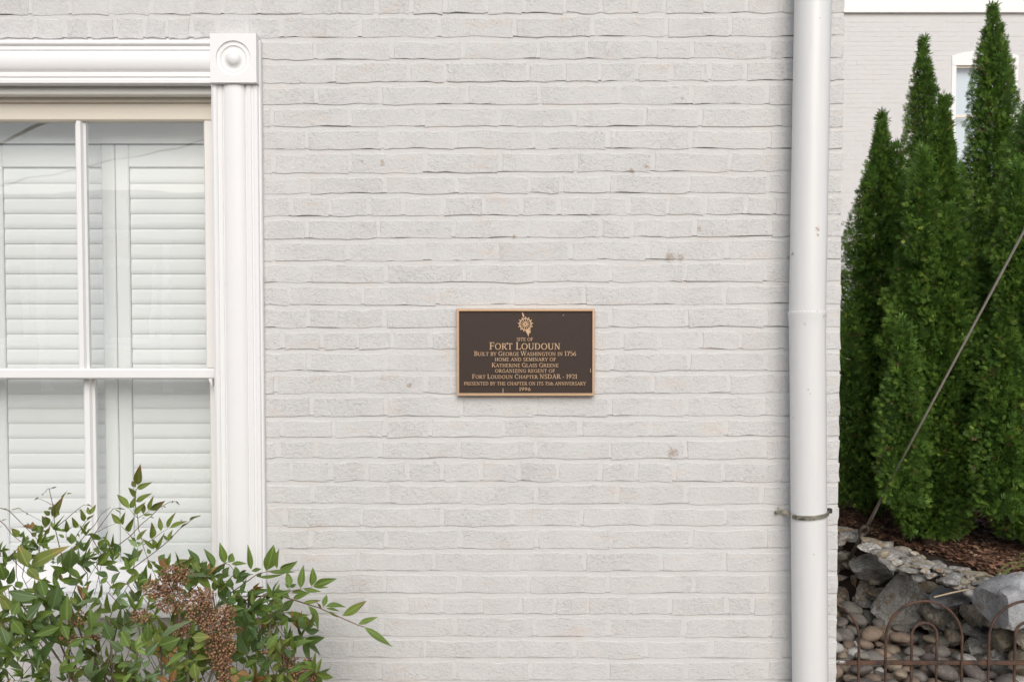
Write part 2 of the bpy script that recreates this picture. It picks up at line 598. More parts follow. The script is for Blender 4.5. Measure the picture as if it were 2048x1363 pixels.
# the courses beyond the picture, and the bricks of the side wall, joined
b = MB()
z_top = P(1024, course_y(0, 1024) - 44.5, 0).z
z_bot = P(1024, CL[31], 0).z
pitch = .0656
zz = [(z_top + .004 + i * pitch) for i in range(int((3.6 - z_top) / pitch))] + [(z_bot - .008 - (i + 1) * pitch) for i in range(int((z_bot - .02) / pitch))]
for i, z in enumerate(zz):
    x = -2.9 + (i % 2) * .11
    while x < X_CORNER - .02:
        x1 = min(x + .217, X_CORNER)
        if z + .05 > 0 and x1 - x > .03:
            b.box((x, rs.uniform(-.002, .0), max(z, .002)), (x1, .02, z + .054), .003)
        x += .227
row = 0
z = .01
while z < 3.5:
    y = .02 + (row % 2) * .11
    while y < 3.0:
        b.box((X_CORNER - .02, y, z), (X_CORNER + rs.uniform(0, .002), y + .215, z + .054), .003)
        y += .226
    z += pitch; row += 1
o = b.build('brickwork', M_BRICK, wall)
o['kind'] = 'stuff'

# ------------------------------------------------------------------ sash window
def white_paint(name, col, rough=.42, bump=.25):
    t = NT(name)
    c = t.mix(t.noise(12, 4, .6), tuple(x * .955 for x in col), col)
    grime = t.ramp(t.noise(60, 3, .7, dist=.5), [(.68, 0.0), (.80, .35)])
    c = t.mix(grime, c, (.42, .38, .33))
    return t.done(c, rough, 0, t.bump(t.noise(120, 3, .6, vec=t.scaled(1, 1, .25)), bump, .0012), .45)


M_TRIM = white_paint('trim_paint', (.83, .825, .82))
M_SASH = white_paint('sash_paint', (.80, .785, .75))
M_CREAM = white_paint('cream_bounce_paint', (.76, .70, .60))  # warm ground bounce on the deep sash parts, put into the colour
M_SHUT = white_paint('shutter_paint', (.90, .90, .895), .5, .1)

win = empty('window', (X_WIN_R - .6, .02, Z_SILL))
win.parent = house
win.location = Vector((X_WIN_R - .6, .02, Z_SILL)) - world_loc(house)
YC = -.034                                   # casing face stands proud of the wall
px_c = lambda x, y, Y=YC: P(x, y, Y)
xl = -1.75
XB0, XB1 = px_c(421, 118).x, px_c(514.5, 118).x
ZB0, ZB1 = px_c(470, 167).z, px_c(470, 68).z


def moulding(zs):
    """head / side casing section: (across fraction 0..1, depth proud of wall)"""
    pts = [(0, 0), (0, .022), (.055, .030), (.10, .030), (.125, .026), (.14, .020), (.225, .022), (.24, .016)]
    for i in range(13):
        a = math.pi * i / 12
        pts.append((.25 + .47 * (1 - math.cos(a)) / 2, .016 + .021 * math.sin(a)))
    pts += [(.735, .017), (.75, .026), (.80, .028), (.845, .028), (.86, .023), (.90, .024), (.915, .027), (.985, .027), (1.0, .022), (1.0, 0)]
    return [(a_, .022 + (d_ - .022) * .62 if d_ > 0 else 0) for a_, d_ in pts]


def casing_head():
    z1, z0 = px_c(300, 77).z, px_c(300, 165.5).z
    b = MB()
    prof = [(-d, z1 - (z1 - z0) * s) for s, d in moulding(0)]
    prof = [(y + (0.004 if y == 0 else 0), z) for y, z in prof]
    b.extrude(prof, 'x', xl, XB0 + .002)
    return b.build('head_casing', M_TRIM, win, smooth=25.0)


def casing_side(x0, x1, zlo, zhi, flip=False):
    b = MB()
    prof = []
    for s, d in moulding(0):
        s = 1 - s if flip else s
        prof.append((x0 + (x1 - x0) * s, -d + (.004 if d == 0 else 0)))
    b.extrude(prof, 'z', zlo, zhi)
    return b.build('side_casing', M_TRIM, win, smooth=25.0)


casing_head()
SX0, SX1 = px_c(424, 600).x, px_c(519, 600).x - .002
casing_side(SX0, SX1, Z_SILL + .003, ZB0 + .001)
OPEN_W = .98                                 # clear width between the casings
casing_side(SX0 - OPEN_W - (SX1 - SX0), SX0 - OPEN_W, Z_SILL + .003, ZB0 + .001, True)
# back band behind the casing on its outer edge
b = MB()
b.box((SX1 - .006, -.018, Z_SILL + .004), (SX1 + .007, .006, ZB1 - .012), .003)
b.build('back_band', M_TRIM, win)


def corner_block(x0, x1, z0, z1):
    b = MB()
    yb, yf = .004, -.041
    cx, cz, w = (x0 + x1) / 2, (z0 + z1) / 2, (x1 - x0) / 2
    h = (z1 - z0) / 2
    N = 48
    prof = [(.74, 0.0), (.72, .006), (.66, .008), (.56, .006), (.53, .0105), (.50, .012), (.42, .0115), (.34, .009), (.29, .003), (.25, -.002), (.19, -.006), (.10, -.009), (.0, -.010)]
    rings = []
    vs, fs = [], []
    # square outline points matching the circle's angles
    for k in range(N):
        a = 2 * math.pi * k / N
        c, s = math.cos(a), math.sin(a)
        m = 1 / max(abs(c), abs(s))
        vs.append((cx + c * m * w * .985, yf, cz + s * m * h * .985))
    rings.append(0)
    for r, d in prof[:-1]:
        rings.append(len(vs))
        for k in range(N):
            a = 2 * math.pi * k / N
            vs.append((cx + math.cos(a) * r * w, yf + d * .62, cz + math.sin(a) * r * w))
    top = len(vs); vs.append((cx, yf + prof[-1][1] * .62, cz))
    for i in range(len(rings) - 1):
        for k in range(N):
            k2 = (k + 1) % N
            fs.append((rings[i] + k, rings[i] + k2, rings[i + 1] + k2, rings[i + 1] + k))
    for k in range(N): fs.append((rings[-1] + k, rings[-1] + (k + 1) % N, top))
    # sides
    e = len(vs)
    for k in range(N):
        a = 2 * math.pi * k / N
        c, s = math.cos(a), math.sin(a)
        m = 1 / max(abs(c), abs(s))
        vs.append((cx + c * m * w, yf + .003, cz + s * m * h))
    f = len(vs)
    for k in range(N):
        p = vs[e + k]; vs.append((p[0], yb, p[2]))
    for k in range(N):
        k2 = (k + 1) % N
        fs.append((k, k2, e + k2, e + k)); fs.append((e + k, e + k2, f + k2, f + k))
    b.add(vs, fs)
    return b.build('corner_block', M_TRIM, win, smooth=38.0)


corner_block(XB0, XB1, ZB0, ZB1)
corner_block(XB0 - OPEN_W - (SX1 - SX0), XB1 - OPEN_W - (SX1 - SX0), ZB0, ZB1)
# frame head: soffit in two steps, side jambs
z_h = px_c(300, 165.5).z
b = MB()
b.box((SX0 - OPEN_W - .03, .010, P(300, 189, .010).z), (SX0 + .03, .045, z_h + .02), .002)
b.build('frame_head', M_SASH, win)
b = MB()
b.box((SX0 - OPEN_W - .03, .0455, P(300, 204, .0455).z), (SX0 + .03, .075, z_h), .002)
b.build('blind_stop', M_CREAM, win)
for sx in (SX0 + .004, SX0 - OPEN_W - .034):
    b = MB(); b.box((sx, .003, Z_SILL), (sx + .030, .17, z_h - .003))
    b.build('jamb', M_SASH, win)
YU0, YU1 = .058, .094                        # upper (outer) sash
YL0, YL1 = .104, .140                        # lower (inner) sash
zt = P(300, 205, YU0).z
zg = P(300, 241, YU0).z
zm1, zm0 = P(300, 737, YU0).z, P(300, 757, YU0).z
xr_glass = P(409, 500, YU0).x
SW1 = SX0 + .003
SW0 = SX0 - OPEN_W - .003
b = MB(); b.box((SW0, YU0, zg), (SW1, YU1, zt + .03), .004); b.build('top_rail', M_CREAM, win)
b = MB(); b.box((xr_glass, YU0 + .001, zm1), (SW1, YU1 - .001, zg), .004); b.build('stile', M_SASH, win)
b = MB(); b.box((SW0, YU0 + .001, zm1), (SW0 + .03, YU1 - .001, zg), .004); b.build('stile', M_SASH, win)
b = MB(); b.box((SW0, YU0 - .001, zm0), (SW1, YU1 + .008, zm1), .004); b.build('meeting_rail', M_TRIM, win)
for hx in (P(424, 745, YU0).x, SW0 + .001):   # sash horns under the meeting rail
    b = MB()
    hx0 = hx - .012
    b.add([(hx0, YU0 + .002, zm0 + .002), (hx, YU0 + .002, zm0 + .002), (hx, YU0 + .002, zm0 - .022), (hx - .004, YU0 + .002, zm0 - .020), (hx0 + .002, YU0 + .002, zm0 - .006),
           (hx0, YU1, zm0 + .002), (hx, YU1, zm0 + .002), (hx, YU1, zm0 - .022), (hx - .004, YU1, zm0 - .020), (hx0 + .002, YU1, zm0 - .006)],
          [(0, 1, 2, 3, 4), (9, 8, 7, 6, 5), (0, 5, 6, 1), (1, 6, 7, 2), (2, 7, 8, 3), (3, 8, 9, 4), (4, 9, 5, 0)])
    b.build('sash_horn', M_SASH, win)


def muntin(xa, xb, y0, y1, z0, z1, m):
    b = MB(); w = xb - xa
    prof = [(xa, y1), (xa, y0 + .014), (xa + w * .18, y0 + .010), (xa + w * .30, y0), (xb - w * .30, y0), (xb - w * .18, y0 + .010), (xb, y0 + .014), (xb, y1)]
    b.extrude(prof, 'z', z0, z1)
    return b.build('muntin', m, win)


xu = (P(148, 500, YU0).x, P(169.5, 500, YU0).x)
muntin(xu[0], xu[1], YU0 + .004, YU1 - .004, zm1 - .001, zg + .001, M_TRIM)
xlm = (P(163.5, 900, YL0).x, P(186.5, 900, YL0).x)
z_lb = Z_SILL + .055
muntin(xlm[0], xlm[1], YL0 + .003, YL1 - .004, z_lb - .001, zm0 + .03, M_TRIM)
xr_l = P(420.5, 900, YL0).x
b = MB(); b.box((xr_l, YL0, Z_SILL), (SX0 + .004, YL1, zm1 - .001), .003); b.build('stile', M_SASH, win)
b = MB(); b.box((SW0, YL0, Z_SILL), (SW0 + .03, YL1, zm1 - .001), .003); b.build('stile', M_SASH, win)
b = MB(); b.box((SW0 + .03, YL0 + .001, Z_SILL + .001), (xr_l, YL1 - .001, z_lb), .003); b.build('bottom_rail', M_TRIM, win)
b = MB(); b.box((SW0 + .03, YL0 + .001, zm0 + .001), (xr_l, YL1 - .001, zm1 - .002), .003); b.build('check_rail', M_SASH, win)
# panes
t = NT('window_glass')
gl = t.n('BsdfGlossy'); gl.inputs['Roughness'].default_value = .0; gl.inputs['Color'].default_value = (1, 1, 1, 1)
tr = t.n('BsdfTransparent'); tr.inputs['Color'].default_value = (.95, .97, .965, 1)
lw = t.n('LayerWeight'); lw.inputs['Blend'].default_value = .5
frv = t.math('ADD', .145, t.math('MULTIPLY', .9, t.math('POWER', lw.outputs['Facing'], 5.0)))
nm = t.bump(t.noise(6, 1, .4), .12, .004)
t.link(nm, gl.inputs['Normal'])
ms = t.n('MixShader')
t.link(frv, ms.inputs[0]); t.link(tr.outputs[0], ms.inputs[1]); t.link(gl.outputs[0], ms.inputs[2])
t.link(ms.outputs[0], t.out.inputs['Surface'])
M_GLASS = t.mat


def pane(x0, x1, z0, z1, y):
    b = MB(); b.add([(x0, y, z0), (x1, y, z0), (x1, y, z1), (x0, y, z1)], [(0, 1, 2, 3)])
    return b.build('pane', M_GLASS, win, fix=False)


yg = YU0 + .020
pane(SW0 + .028, xu[0] + .002, zm1 - .002, zg + .002, yg)
pane(xu[1] - .002, xr_glass + .002, zm1 - .002, zg + .002, yg)
yg = YL0 + .020
pane(SW0 + .028, xlm[0] + .002, z_lb - .002, zm0 + .003, yg)
pane(xlm[1] - .002, xr_l + .002, z_lb - .002, zm0 + .003, yg)
b = MB()
b.extrude([(-.075, Z_SILL - .045), (-.075, Z_SILL - .006), (.10, Z_SILL + .002), (.17, Z_SILL + .002), (.17, Z_SILL - .045)], 'x', SX0 - OPEN_W - .15, SX1 + .03)
b.build('sill', M_TRIM, win)

# ------------------------------------------------------------------ interior louvered shutters
YS = .185
room = MB()
M_ROOM = simple('room_wall', (.55, .54, .52), .9)


def shutter(xa, xb, z0, z1, label):
    th = empty('louvered_shutter', ((xa + xb) / 2, YS + .014, z0), label, 'shutter', 'closed shutters behind the window glass')
    st = .042
    for a in (xa, xb - st):
        b = MB(); b.box((a, YS, z0), (a + st, YS + .028, z1), .003); b.build('stile', M_SHUT, th)
    ztop = P(300, 334, YS).z
    b = MB(); b.box((xa + st + .0005, YS + .001, ztop), (xb - st - .0005, YS + .027, z1), .003); b.build('top_rail', M_SHUT, th)
    zbot = z0 + .09
    b = MB(); b.box((xa + st + .0005, YS + .001, z0), (xb - st - .0005, YS + .027, zbot), .003); b.build('bottom_rail', M_SHUT, th)
    pit = P(300, 488, YS).z - P(300, 518.2, YS).z
    n = int((ztop - zbot) / pit) + 1
    w2 = (xb - xa) / 2 - st - .001
    me = None
    for i in range(n):
        zt_ = ztop - .001 - i * pit
        org = Vector(((xa + xb) / 2, YS + .014, zt_ - pit / 2))
        tilt = rs.uniform(-.5, .5)
        if me is None:
            b = MB()
            # slat: thin lens-shaped blade, top edge leaning back, lower edge in front of the next slat
            hh = pit * .58
            hh = pit * .53
            pr = [(-.0050, -hh + .0006), (-.0058, -hh + .0016), (-.0056, -hh * .3), (-.0046, hh * .4), (-.0030, hh - .002), (-.0016, hh), (.0006, hh - .002), (-.0004, hh * .2), (-.0024, -hh * .6)]
            b.extrude(pr, 'x', -w2, w2)
            o = b.build('slat', M_SHUT, th, origin=(0, 0, 0), smooth=40.0)
            me = o.data
        else:
            o = bpy.data.objects.new('slat', me); COL.objects.link(o); o.parent = th
        o.location = org - th.location
        o.rotation_euler.x = R(tilt)
    return th


zs1 = P(300, 289, YS).z
zs0 = Z_SILL + .01
xs_mid = P(233, 600, YS).x
xs_l = P(8, 600, YS).x - .042
shutter(xs_mid + .001, SX0 + .055, zs0, zs1, 'white louvered shutter panel on the right behind the glass, beside the moulded casing')
shutter(xs_l, xs_mid - .001, zs0, zs1, 'white louvered shutter panel behind the window muntins, left of the wide centre stile')
# lining of the window reveal and dim room behind
b = MB()
b.box((SX0 - OPEN_W - .20, .172, zs1 + .002), (SX0 + .20, .182, zs1 + .30))
b.build('inner_head', M_SHUT, win)
b = MB()
b.box((-1.95, .5, Z_SILL - .3), (SX0 + .3, .52, zs1 + .5)); b.build('room_wall', M_ROOM, win)

# ------------------------------------------------------------------ downspout
t = NT('downspout_paint')
pts = [(tuple(P(1635, 458, -.125)), .0065), (tuple(P(1636, 470, -.125)), .0045), (tuple(P(1608, 647, -.125)), .0055), (tuple(P(1617, 778, -.125)), .0042), (tuple(P(1620, 787, -.125)), .002),
       (tuple(P(1627, 1108, -.125)), .0028), (tuple(P(1583, 508, -.085)), .007), (tuple(P(1582, 500, -.085)), .005), (tuple(P(1608, 1150, -.125)), .002), (tuple(P(1645, 632, -.11)), .007), (tuple(P(1640, 36, -.125)), .002), (tuple(P(1622, 97, -.125)), .0016),
       (tuple(P(1586, 835, -.09)), .003), (tuple(P(1609, 902, -.125)), .0016)]
c = t.mix(t.noise(14, 3, .6, vec=t.scaled(3, 3, .3)), (.70, .695, .685), (.78, .78, .77))
c = t.mix(t.math('MULTIPLY', t.spots(pts), .85), c, (.36, .19, .09))
M_PIPE = t.done(c, .33, 0, t.bump(t.noise(26, 2, .5, vec=t.scaled(1, 1, .4)), .18, .003), .5)
M_RUST = simple('rust_stain', (.20, .105, .055), .9, noise=.5, nscale=300)
YP = -.075
ds = empty('downspout', P(1620, 1363, YP), 'white round metal downspout pipe fixed to the brick wall corner', 'downspout')
ds.location.z = 0
RP = .0505


def pipe_axis(py):
    if py <= 625: return 1625.8 + (1614.6 - 1625.8) * py / 625.0
    return 1614.6 + (1620.3 - 1614.6) * (py - 625) / 738.0


b = MB()
za = [P(pipe_axis(y), y, YP) for y in range(0, 628, 48)]
top = za[0] + (za[0] - za[-1]).normalized() * 3.2
b.tube([top] + za + [P(pipe_axis(632), 632, YP)], [RP] * (len(za) + 1) + [RP], 40, cap=False)
b.build('upper_pipe', M_PIPE, ds, smooth=30.0)
b = MB()
ys = [622, 623, 627, 634, 660, 760, 860, 960, 1060, 1160, 1260, 1363]
rr = [RP + .0003, RP + .0024, RP + .0026, RP + .0010, RP - .0002] + [RP - .0004] * 7
zb = [P(pipe_axis(y), y, YP) for y in ys]
low = zb[-1].copy(); low.z = .06
b.tube(zb + [low], rr + [RP - .0004], 40, cap=False)
b.build('lower_pipe', M_PIPE, ds, smooth=30.0)
# rust flecks along the lap of the two lengths
b = MB()
ctr = P(pipe_axis(624), 624, YP)
for i in range(15):
    a = R(-168 + i * 11.2 + rs.uniform(-3, 3))
    r = RP + .0022
    s = rs.uniform(.0010, .0026)
    hh = rs.uniform(.0008, .0022)
    p = ctr + Vector((math.cos(a) * r, math.sin(a) * r, rs.uniform(0, .002)))
    tx, ty = -math.sin(a), math.cos(a)
    b.add([(p.x - tx * s, p.y - ty * s, p.z - hh * .6), (p.x + tx * s, p.y + ty * s, p.z - hh * .5), (p.x + tx * s * .4, p.y + ty * s * .4, p.z + hh), (p.x - tx * s * .5, p.y - ty * s * .5, p.z + hh * .8)], [(0, 1, 2, 3)])
b.build('rust_fleck', M_RUST, ds, fix=False)
# galvanised strap
t = NT('galvanised_strap')
c = t.mix(t.noise(70, 2, .6), (.42, .42, .38), (.72, .66, .50))
c = t.mix(t.ramp(t.noise(45, 2), [(.56, 0.0), (.62, .85)]), c, (.10, .11, .10))
M_STRAP = t.done(c, .33, .85, t.bump(t.noise(60, 2), .6, .003))
b = MB()
ctr = P(pipe_axis(1012), 1012, YP)
path = []
Rr = RP + .0035
pL = P(1556, 1021, 0.0)
path.append(Vector((pL.x - .012, -.004, pL.z - .006)))
path.append(Vector((pL.x + .006, -.006, pL.z)))
path.append(Vector((pL.x + .020, -.030, pL.z + .003)))
path.append(Vector((ctr.x - Rr * 1.02, YP - .006, pL.z + .004)))
for i in range(13):
    a = R(-178 + i * 15)
    path.append(Vector((ctr.x + math.cos(a) * Rr, YP + math.sin(a) * Rr, pL.z + .004 + (i / 12) ** 1.3 * .017)))
path.append(Vector((ctr.x + Rr * .98, -.002, pL.z + .022)))
vs, fs = [], []
hh = .0062
for i, p in enumerate(path):
    d = (path[min(i + 1, len(path) - 1)] - path[max(i - 1, 0)]); d.z = 0; d.normalize()
    nrm = Vector((d.y, -d.x, 0))
    wv = .0006 * math.sin(i * 2.3)
    for (sz, sn) in ((-1, 0), (1, 0), (1, 1), (-1, 1)):
        q = p + nrm * (.0018 * sn + wv); vs.append((q.x, q.y, q.z + hh * sz))
n = len(path)
for i in range(n - 1):
    for k in range(4):
        k2 = (k + 1) % 4
        fs.append((i * 4 + k, i * 4 + k2, (i + 1) * 4 + k2, (i + 1) * 4 + k))
fs += [(0, 1, 2, 3), tuple((n - 1) * 4 + k for k in (3, 2, 1, 0))]
b.add(vs, fs)
strap = b.build('strap', M_STRAP, ds)
M_IRONDARK = simple('dark_bolt', (.06, .065, .06), .5, .6)
b = MB()
q = Vector((ctr.x + Rr + .002, YP - .012, pL.z + .021))
b.box(q - Vector((.006, .006, .007)), q + Vector((.006, .006, .007)), .002)
bo = b.build('bolt', M_IRONDARK, strap)
b = MB(); q = Vector((pL.x + .003, -.012, pL.z)); b.tube([q, q + Vector((0, .012, 0))], .005, 8); b.build('bolt', M_STRAP, strap)

# ------------------------------------------------------------------ bronze plaque
t = NT('plaque_field')
g1 = t.noise(620, 2, .6)
c = t.mix(g1, (.024, .0135, .009), (.050, .029, .020))
M_FIELD = t.done(c, .5, .2, t.bump(t.noise(520, 2, .6), .8, .0012), .5)
t = NT('plaque_bronze')
c = t.mix(t.noise(130, 3, .6), (.52, .34, .205), (.66, .46, .30))
M_BRONZE = t.done(c, .45, .45, t.bump(t.noise(300, 2), .15, .0006), .5)
YQ = -.022
PC = P(1051.3, 704.2, YQ)
plq = empty('memorial_plaque', (PC.x, -.004, P(1051, 791, YQ).z), 'rectangular bronze plaque with raised lettering and emblem on the brick wall', 'plaque')
mm = (P(1189, 704, YQ).x - P(913.4, 704, YQ).x) / (1915 - 150)     # metres per zoomed pixel


def Q(zx, zy, y=YQ):
    return (PC.x + (zx - 1032.5) * mm, y, PC.z - (zy - 667.5) * mm)


b = MB()
a0 = Q(150, 1225); a1 = Q(1915, 110)
b.box((a0[0] + .002, YQ + .004, a0[2] + .002), (a1[0] - .002, -.003, a1[2] - .002), .001)
b.build('field', M_FIELD, plq)
# frame with mitred bevel
b = MB()
o_, i_ = [(150, 1225), (1915, 1225), (1915, 110), (150, 110)], [(183, 1190), (1884, 1190), (1884, 147), (183, 147)]
rings = []
vs = []
for (pts_, y, k) in ((o_, -.0035, 0), (o_, YQ - .0012, 0), (None, YQ - .003, 4), (None, YQ - .003, 27), (i_, YQ - .0005, 0), (i_, YQ + .0045, 0)):
    if pts_ is None:
        pts_ = [(150 + k, 1225 - k), (1915 - k, 1225 - k), (1915 - k, 110 + k), (150 + k, 110 + k)]
    for p in pts_: vs.append(Q(p[0], p[1], y))
fs = []
for r_ in range(5):
    for k in range(4):
        k2 = (k + 1) % 4
        fs.append((r_ * 4 + k, r_ * 4 + k2, r_ * 4 + 4 + k2, r_ * 4 + 4 + k))
b.add(vs, fs)
b.build('border', M_BRONZE, plq)

# serif capitals as strokes: v = thick line, h = thin line, a = arc (cx, cy, rx, ry, a0, a1), s = serif bar
TK, TN = .145, .072
GLY = {
    'A': (.86, ['d .10 0 .43 1 t', 'd .43 1 .76 0 k', 'l .22 .36 .64 .36', 's .08 0', 's .77 0']),
    'B': (.72, ['v .18', 'l .18 .97 .40 .97', 'l .18 .53 .42 .53', 'l .18 .03 .40 .03', 'a .38 .75 .22 .22 -90 90', 'a .38 .28 .27 .25 -90 90', 's .16 0', 's .16 1']),
    'C': (.84, ['a .48 .5 .38 .47 55 305', 'd .72 .68 .72 .98 t', 'd .70 .30 .78 .16 t']),
    'D': (.92, ['v .18', 'l .18 .97 .42 .97', 'l .18 .03 .42 .03', 'a .40 .5 .40 .47 -90 90', 's .16 0', 's .16 1']),
    'E': (.70, ['v .18', 'l .18 .97 .60 .97', 'l .18 .52 .50 .52', 'l .18 .03 .62 .03', 'd .60 .80 .60 1 t', 'd .62 0 .64 .22 t', 'd .50 .42 .50 .62 t', 's .16 0', 's .16 1']),
    'F': (.66, ['v .18', 'l .18 .97 .60 .97', 'l .18 .52 .50 .52', 'd .60 .78 .60 1 t', 'd .50 .42 .50 .62 t', 's .18 0', 's .16 1']),
    'G': (.90, ['a .48 .5 .38 .47 55 320', 'd .72 .70 .72 .98 t', 'd .76 .02 .76 .42 k', 's .76 .43']),
    'H': (.92, ['v .18', 'v .74', 'l .18 .51 .74 .51', 's .18 0', 's .18 1', 's .74 0', 's .74 1']),
    'I': (.38, ['v .19', 's .19 0', 's .19 1']),
    'K': (.86, ['v .18', 'd .24 .45 .68 .98 t', 'd .36 .56 .76 .02 k', 's .18 0', 's .18 1', 's .68 1', 's .78 0']),
    'L': (.68, ['v .18', 'l .18 .03 .60 .03', 'd .61 0 .63 .24 t', 's .18 0', 's .18 1']),
    'M': (1.06, ['d .18 0 .18 1 t', 'v .88', 'd .20 1 .53 .08 k', 'd .53 .06 .86 1 t', 's .16 0', 's .14 1', 's .88 0', 's .92 1']),
    'N': (.94, ['d .18 0 .18 1 t', 'd .76 0 .76 1 t', 'd .18 1 .76 .02 k', 's .18 0', 's .12 1', 's .76 1']),
    'O': (.96, ['a .48 .5 .40 .48 0 360']),
    'P': (.68, ['v .18', 'l .18 .97 .38 .97', 'l .18 .46 .38 .46', 'a .37 .715 .24 .255 -90 90', 's .18 0', 's .16 1']),
    'R': (.82, ['v .18', 'l .18 .97 .38 .97', 'l .18 .49 .38 .49', 'a .37 .73 .23 .24 -90 90', 'd .38 .48 .74 .02 k', 's .18 0', 's .16 1', 's .76 0']),
    'S': (.62, ['a .31 .74 .20 .23 50 270', 'a .31 .27 .22 .25 -130 90', 'd .50 .74 .50 1 t', 'd .10 0 .10 .26 t']),
    'T': (.78, ['v .39', 'l .06 .96 .72 .96', 'd .07 .78 .07 1 t', 'd .71 .78 .71 1 t', 's .39 0']),
    'U': (.90, ['d .18 .32 .18 1 k', 'd .74 .32 .74 1 t', 'a .46 .34 .28 .33 180 360', 's .18 1', 's .74 1']),
    'V': (.84, ['d .10 1 .42 .02 k', 'd .42 .02 .74 1 t', 's .10 1', 's .74 1']),
    'W': (1.18, ['d .08 1 .34 .02 k', 'd .34 .02 .59 1 t', 'd .59 1 .84 .02 k', 'd .84 .02 1.10 1 t', 's .08 1', 's .59 1', 's 1.10 1']),
    'Y': (.80, ['d .08 1 .40 .46 k', 'd .40 .46 .72 1 t', 'd .40 0 .40 .48 k', 's .08 1', 's .72 1', 's .40 0']),
    'Z': (.76, ['l .10 .96 .66 .96', 'l .08 .04 .66 .04', 'd .12 .04 .62 .96 k', 'd .11 .78 .11 1 t', 'd .66 0 .67 .24 t']),
    '1': (.44, ['d .24 0 .24 1 k', 'd .08 .84 .24 .98 t', 's .24 0']),
    '2': (.62, ['a .30 .70 .22 .28 -20 160', 'd .50 .60 .10 .06 t', 'l .08 .05 .56 .05', 'd .56 0 .58 .2 t']),
    '5': (.60, ['d .16 .55 .18 .98 t', 'l .18 .96 .54 .96', 'a .28 .31 .26 .29 -140 115']),
    '6': (.66, ['a .33 .30 .24 .28 0 360', 'd .12 .40 .50 .99 t', 'd .10 .30 .22 .66 k']),
    '7': (.60, ['l .08 .95 .56 .95', 'd .55 .95 .24 0 k', 'd .08 .78 .08 .98 t']),
    '9': (.66, ['a .33 .68 .24 .28 0 360', 'd .54 .58 .18 0 t', 'd .56 .66 .46 .32 k']),
    't': (.44, ['d .20 .08 .20 .86 k', 'l .06 .60 .38 .60', 'a .30 .12 .10 .11 180 300']),
    'h': (.66, ['d .14 0 .14 1 k', 'a .34 .40 .20 .22 0 140', 'd .54 0 .54 .42 k', 's .14 0', 's .54 0']),
    '-': (.50, ['l .12 .38 .38 .38 k']),
}


def glyph_quads(ch):
    w, prims = GLY[ch]
    out = []
    def seg(x0, y0, x1, y1, wd):
        dx, dy = x1 - x0, y1 - y0
        L = math.hypot(dx, dy) or 1
        nx_, ny_ = -dy / L * wd / 2, dx / L * wd / 2
        out.append([(x0 + nx_, y0 + ny_), (x0 - nx_, y0 - ny_), (x1 - nx_, y1 - ny_), (x1 + nx_, y1 + ny_)])
    for pr in prims:
        a = pr.split()
        if a[0] == 'v': seg(float(a[1]), 0, float(a[1]), 1, TK)
        elif a[0] == 'l': seg(*[float(x) for x in a[1:5]], TK if a[-1] == 'k' else TN)
        elif a[0] == 'd': seg(*[float(x) for x in a[1:5]], TK if a[5] == 'k' else TN)
        elif a[0] == 's':
            x, y = float(a[1]), float(a[2])
            y = .03 if y == 0 else (.97 if y == 1 else y)
            seg(x - .15, y, x + .15, y, .06)
        elif a[0] == 'a':
            cx, cy, rx, ry, t0, t1 = [float(x) for x in a[1:7]]
            n = max(4, int(abs(t1 - t0) / 26))
            pts_ = []
            for i in range(n + 1):
                th = R(t0 + (t1 - t0) * i / n)
                wd = TN + (TK - TN) * abs(math.cos(th)) ** 1.2
                pts_.append((cx + rx * math.cos(th), cy + ry * math.sin(th), math.cos(th), math.sin(th), wd))
            for p, q in zip(pts_[:-1], pts_[1:]):
                out.append([(p[0] + p[2] * p[4] / 2, p[1] + p[3] * p[4] / 2), (p[0] - p[2] * p[4] / 2, p[1] - p[3] * p[4] / 2),
                            (q[0] - q[2] * q[4] / 2, q[1] - q[3] * q[4] / 2), (q[0] + q[2] * q[4] / 2, q[1] + q[3] * q[4] / 2)])
    return w, out


def text_line(txt, x0, x1, ybase, big, small):
    """txt uses '^' before characters set at full cap height; others are small caps. Units: plaque pixels."""
    glyphs, x, k = [], 0.0, 0
    up = False
    for ch in txt:
        if ch == '^': up = True; continue
        if ch == ' ': x += .42 * small; continue
        s = big if up else small
        up = False
        w, qs = glyph_quads(ch)
        glyphs.append((x, s, qs)); x += (w + .06) * s
    sx = (x1 - x0) / x
    b = MB()
    for gx, s, qs in glyphs:
        for q in qs:
            k += 1
            top = YQ - .0001 - (k % 7) * .00004
            pts_ = [(x0 + (gx + p[0] * s) * sx, ybase - p[1] * s) for p in q]
            vs = [Q(p[0], p[1], top) for p in pts_] + [Q(p[0], p[1], YQ + .0045) for p in pts_]
            b.add(vs, [(0, 1, 2, 3), (0, 4, 5, 1), (1, 5, 6, 2), (2, 6, 7, 3), (3, 7, 4, 0)])
    return b.build('inscription', M_BRONZE, plq, fix=False)


text_line('SITE OF', 918, 1130, 522, 42, 42)
text_line('^FORT ^LOUDOUN', 567, 1482, 632, 92, 80)
text_line('^BUILT BY ^GEORGE ^WASHINGTON IN ^1^7^5^6', 372, 1684, 712, 58, 46)
text_line('HOME AND SEMINARY OF', 637, 1424, 780, 43, 43)
text_line('^KATHERINE ^GLASS ^GREENE', 597, 1458, 858, 54, 44)
text_line('ORGANIZING REGENT OF', 640, 1412, 927, 43, 43)
text_line('^FORT ^LOUDOUN ^CHAPTER ^N^S^D^A^R - ^1^9^2^1', 345, 1698, 1005, 56, 44)
text_line('PRESENTED BY THE CHAPTER ON ITS ^7^5th ANNIVERSARY', 240, 1808, 1090, 44, 43)
text_line('^1^9^9^6', 948, 1100, 1162, 46, 46)
# emblem: spoked wheel ringed with small stars, crossed by a distaff
b = MB()
cx, cy = 1030, 307
kk = 0


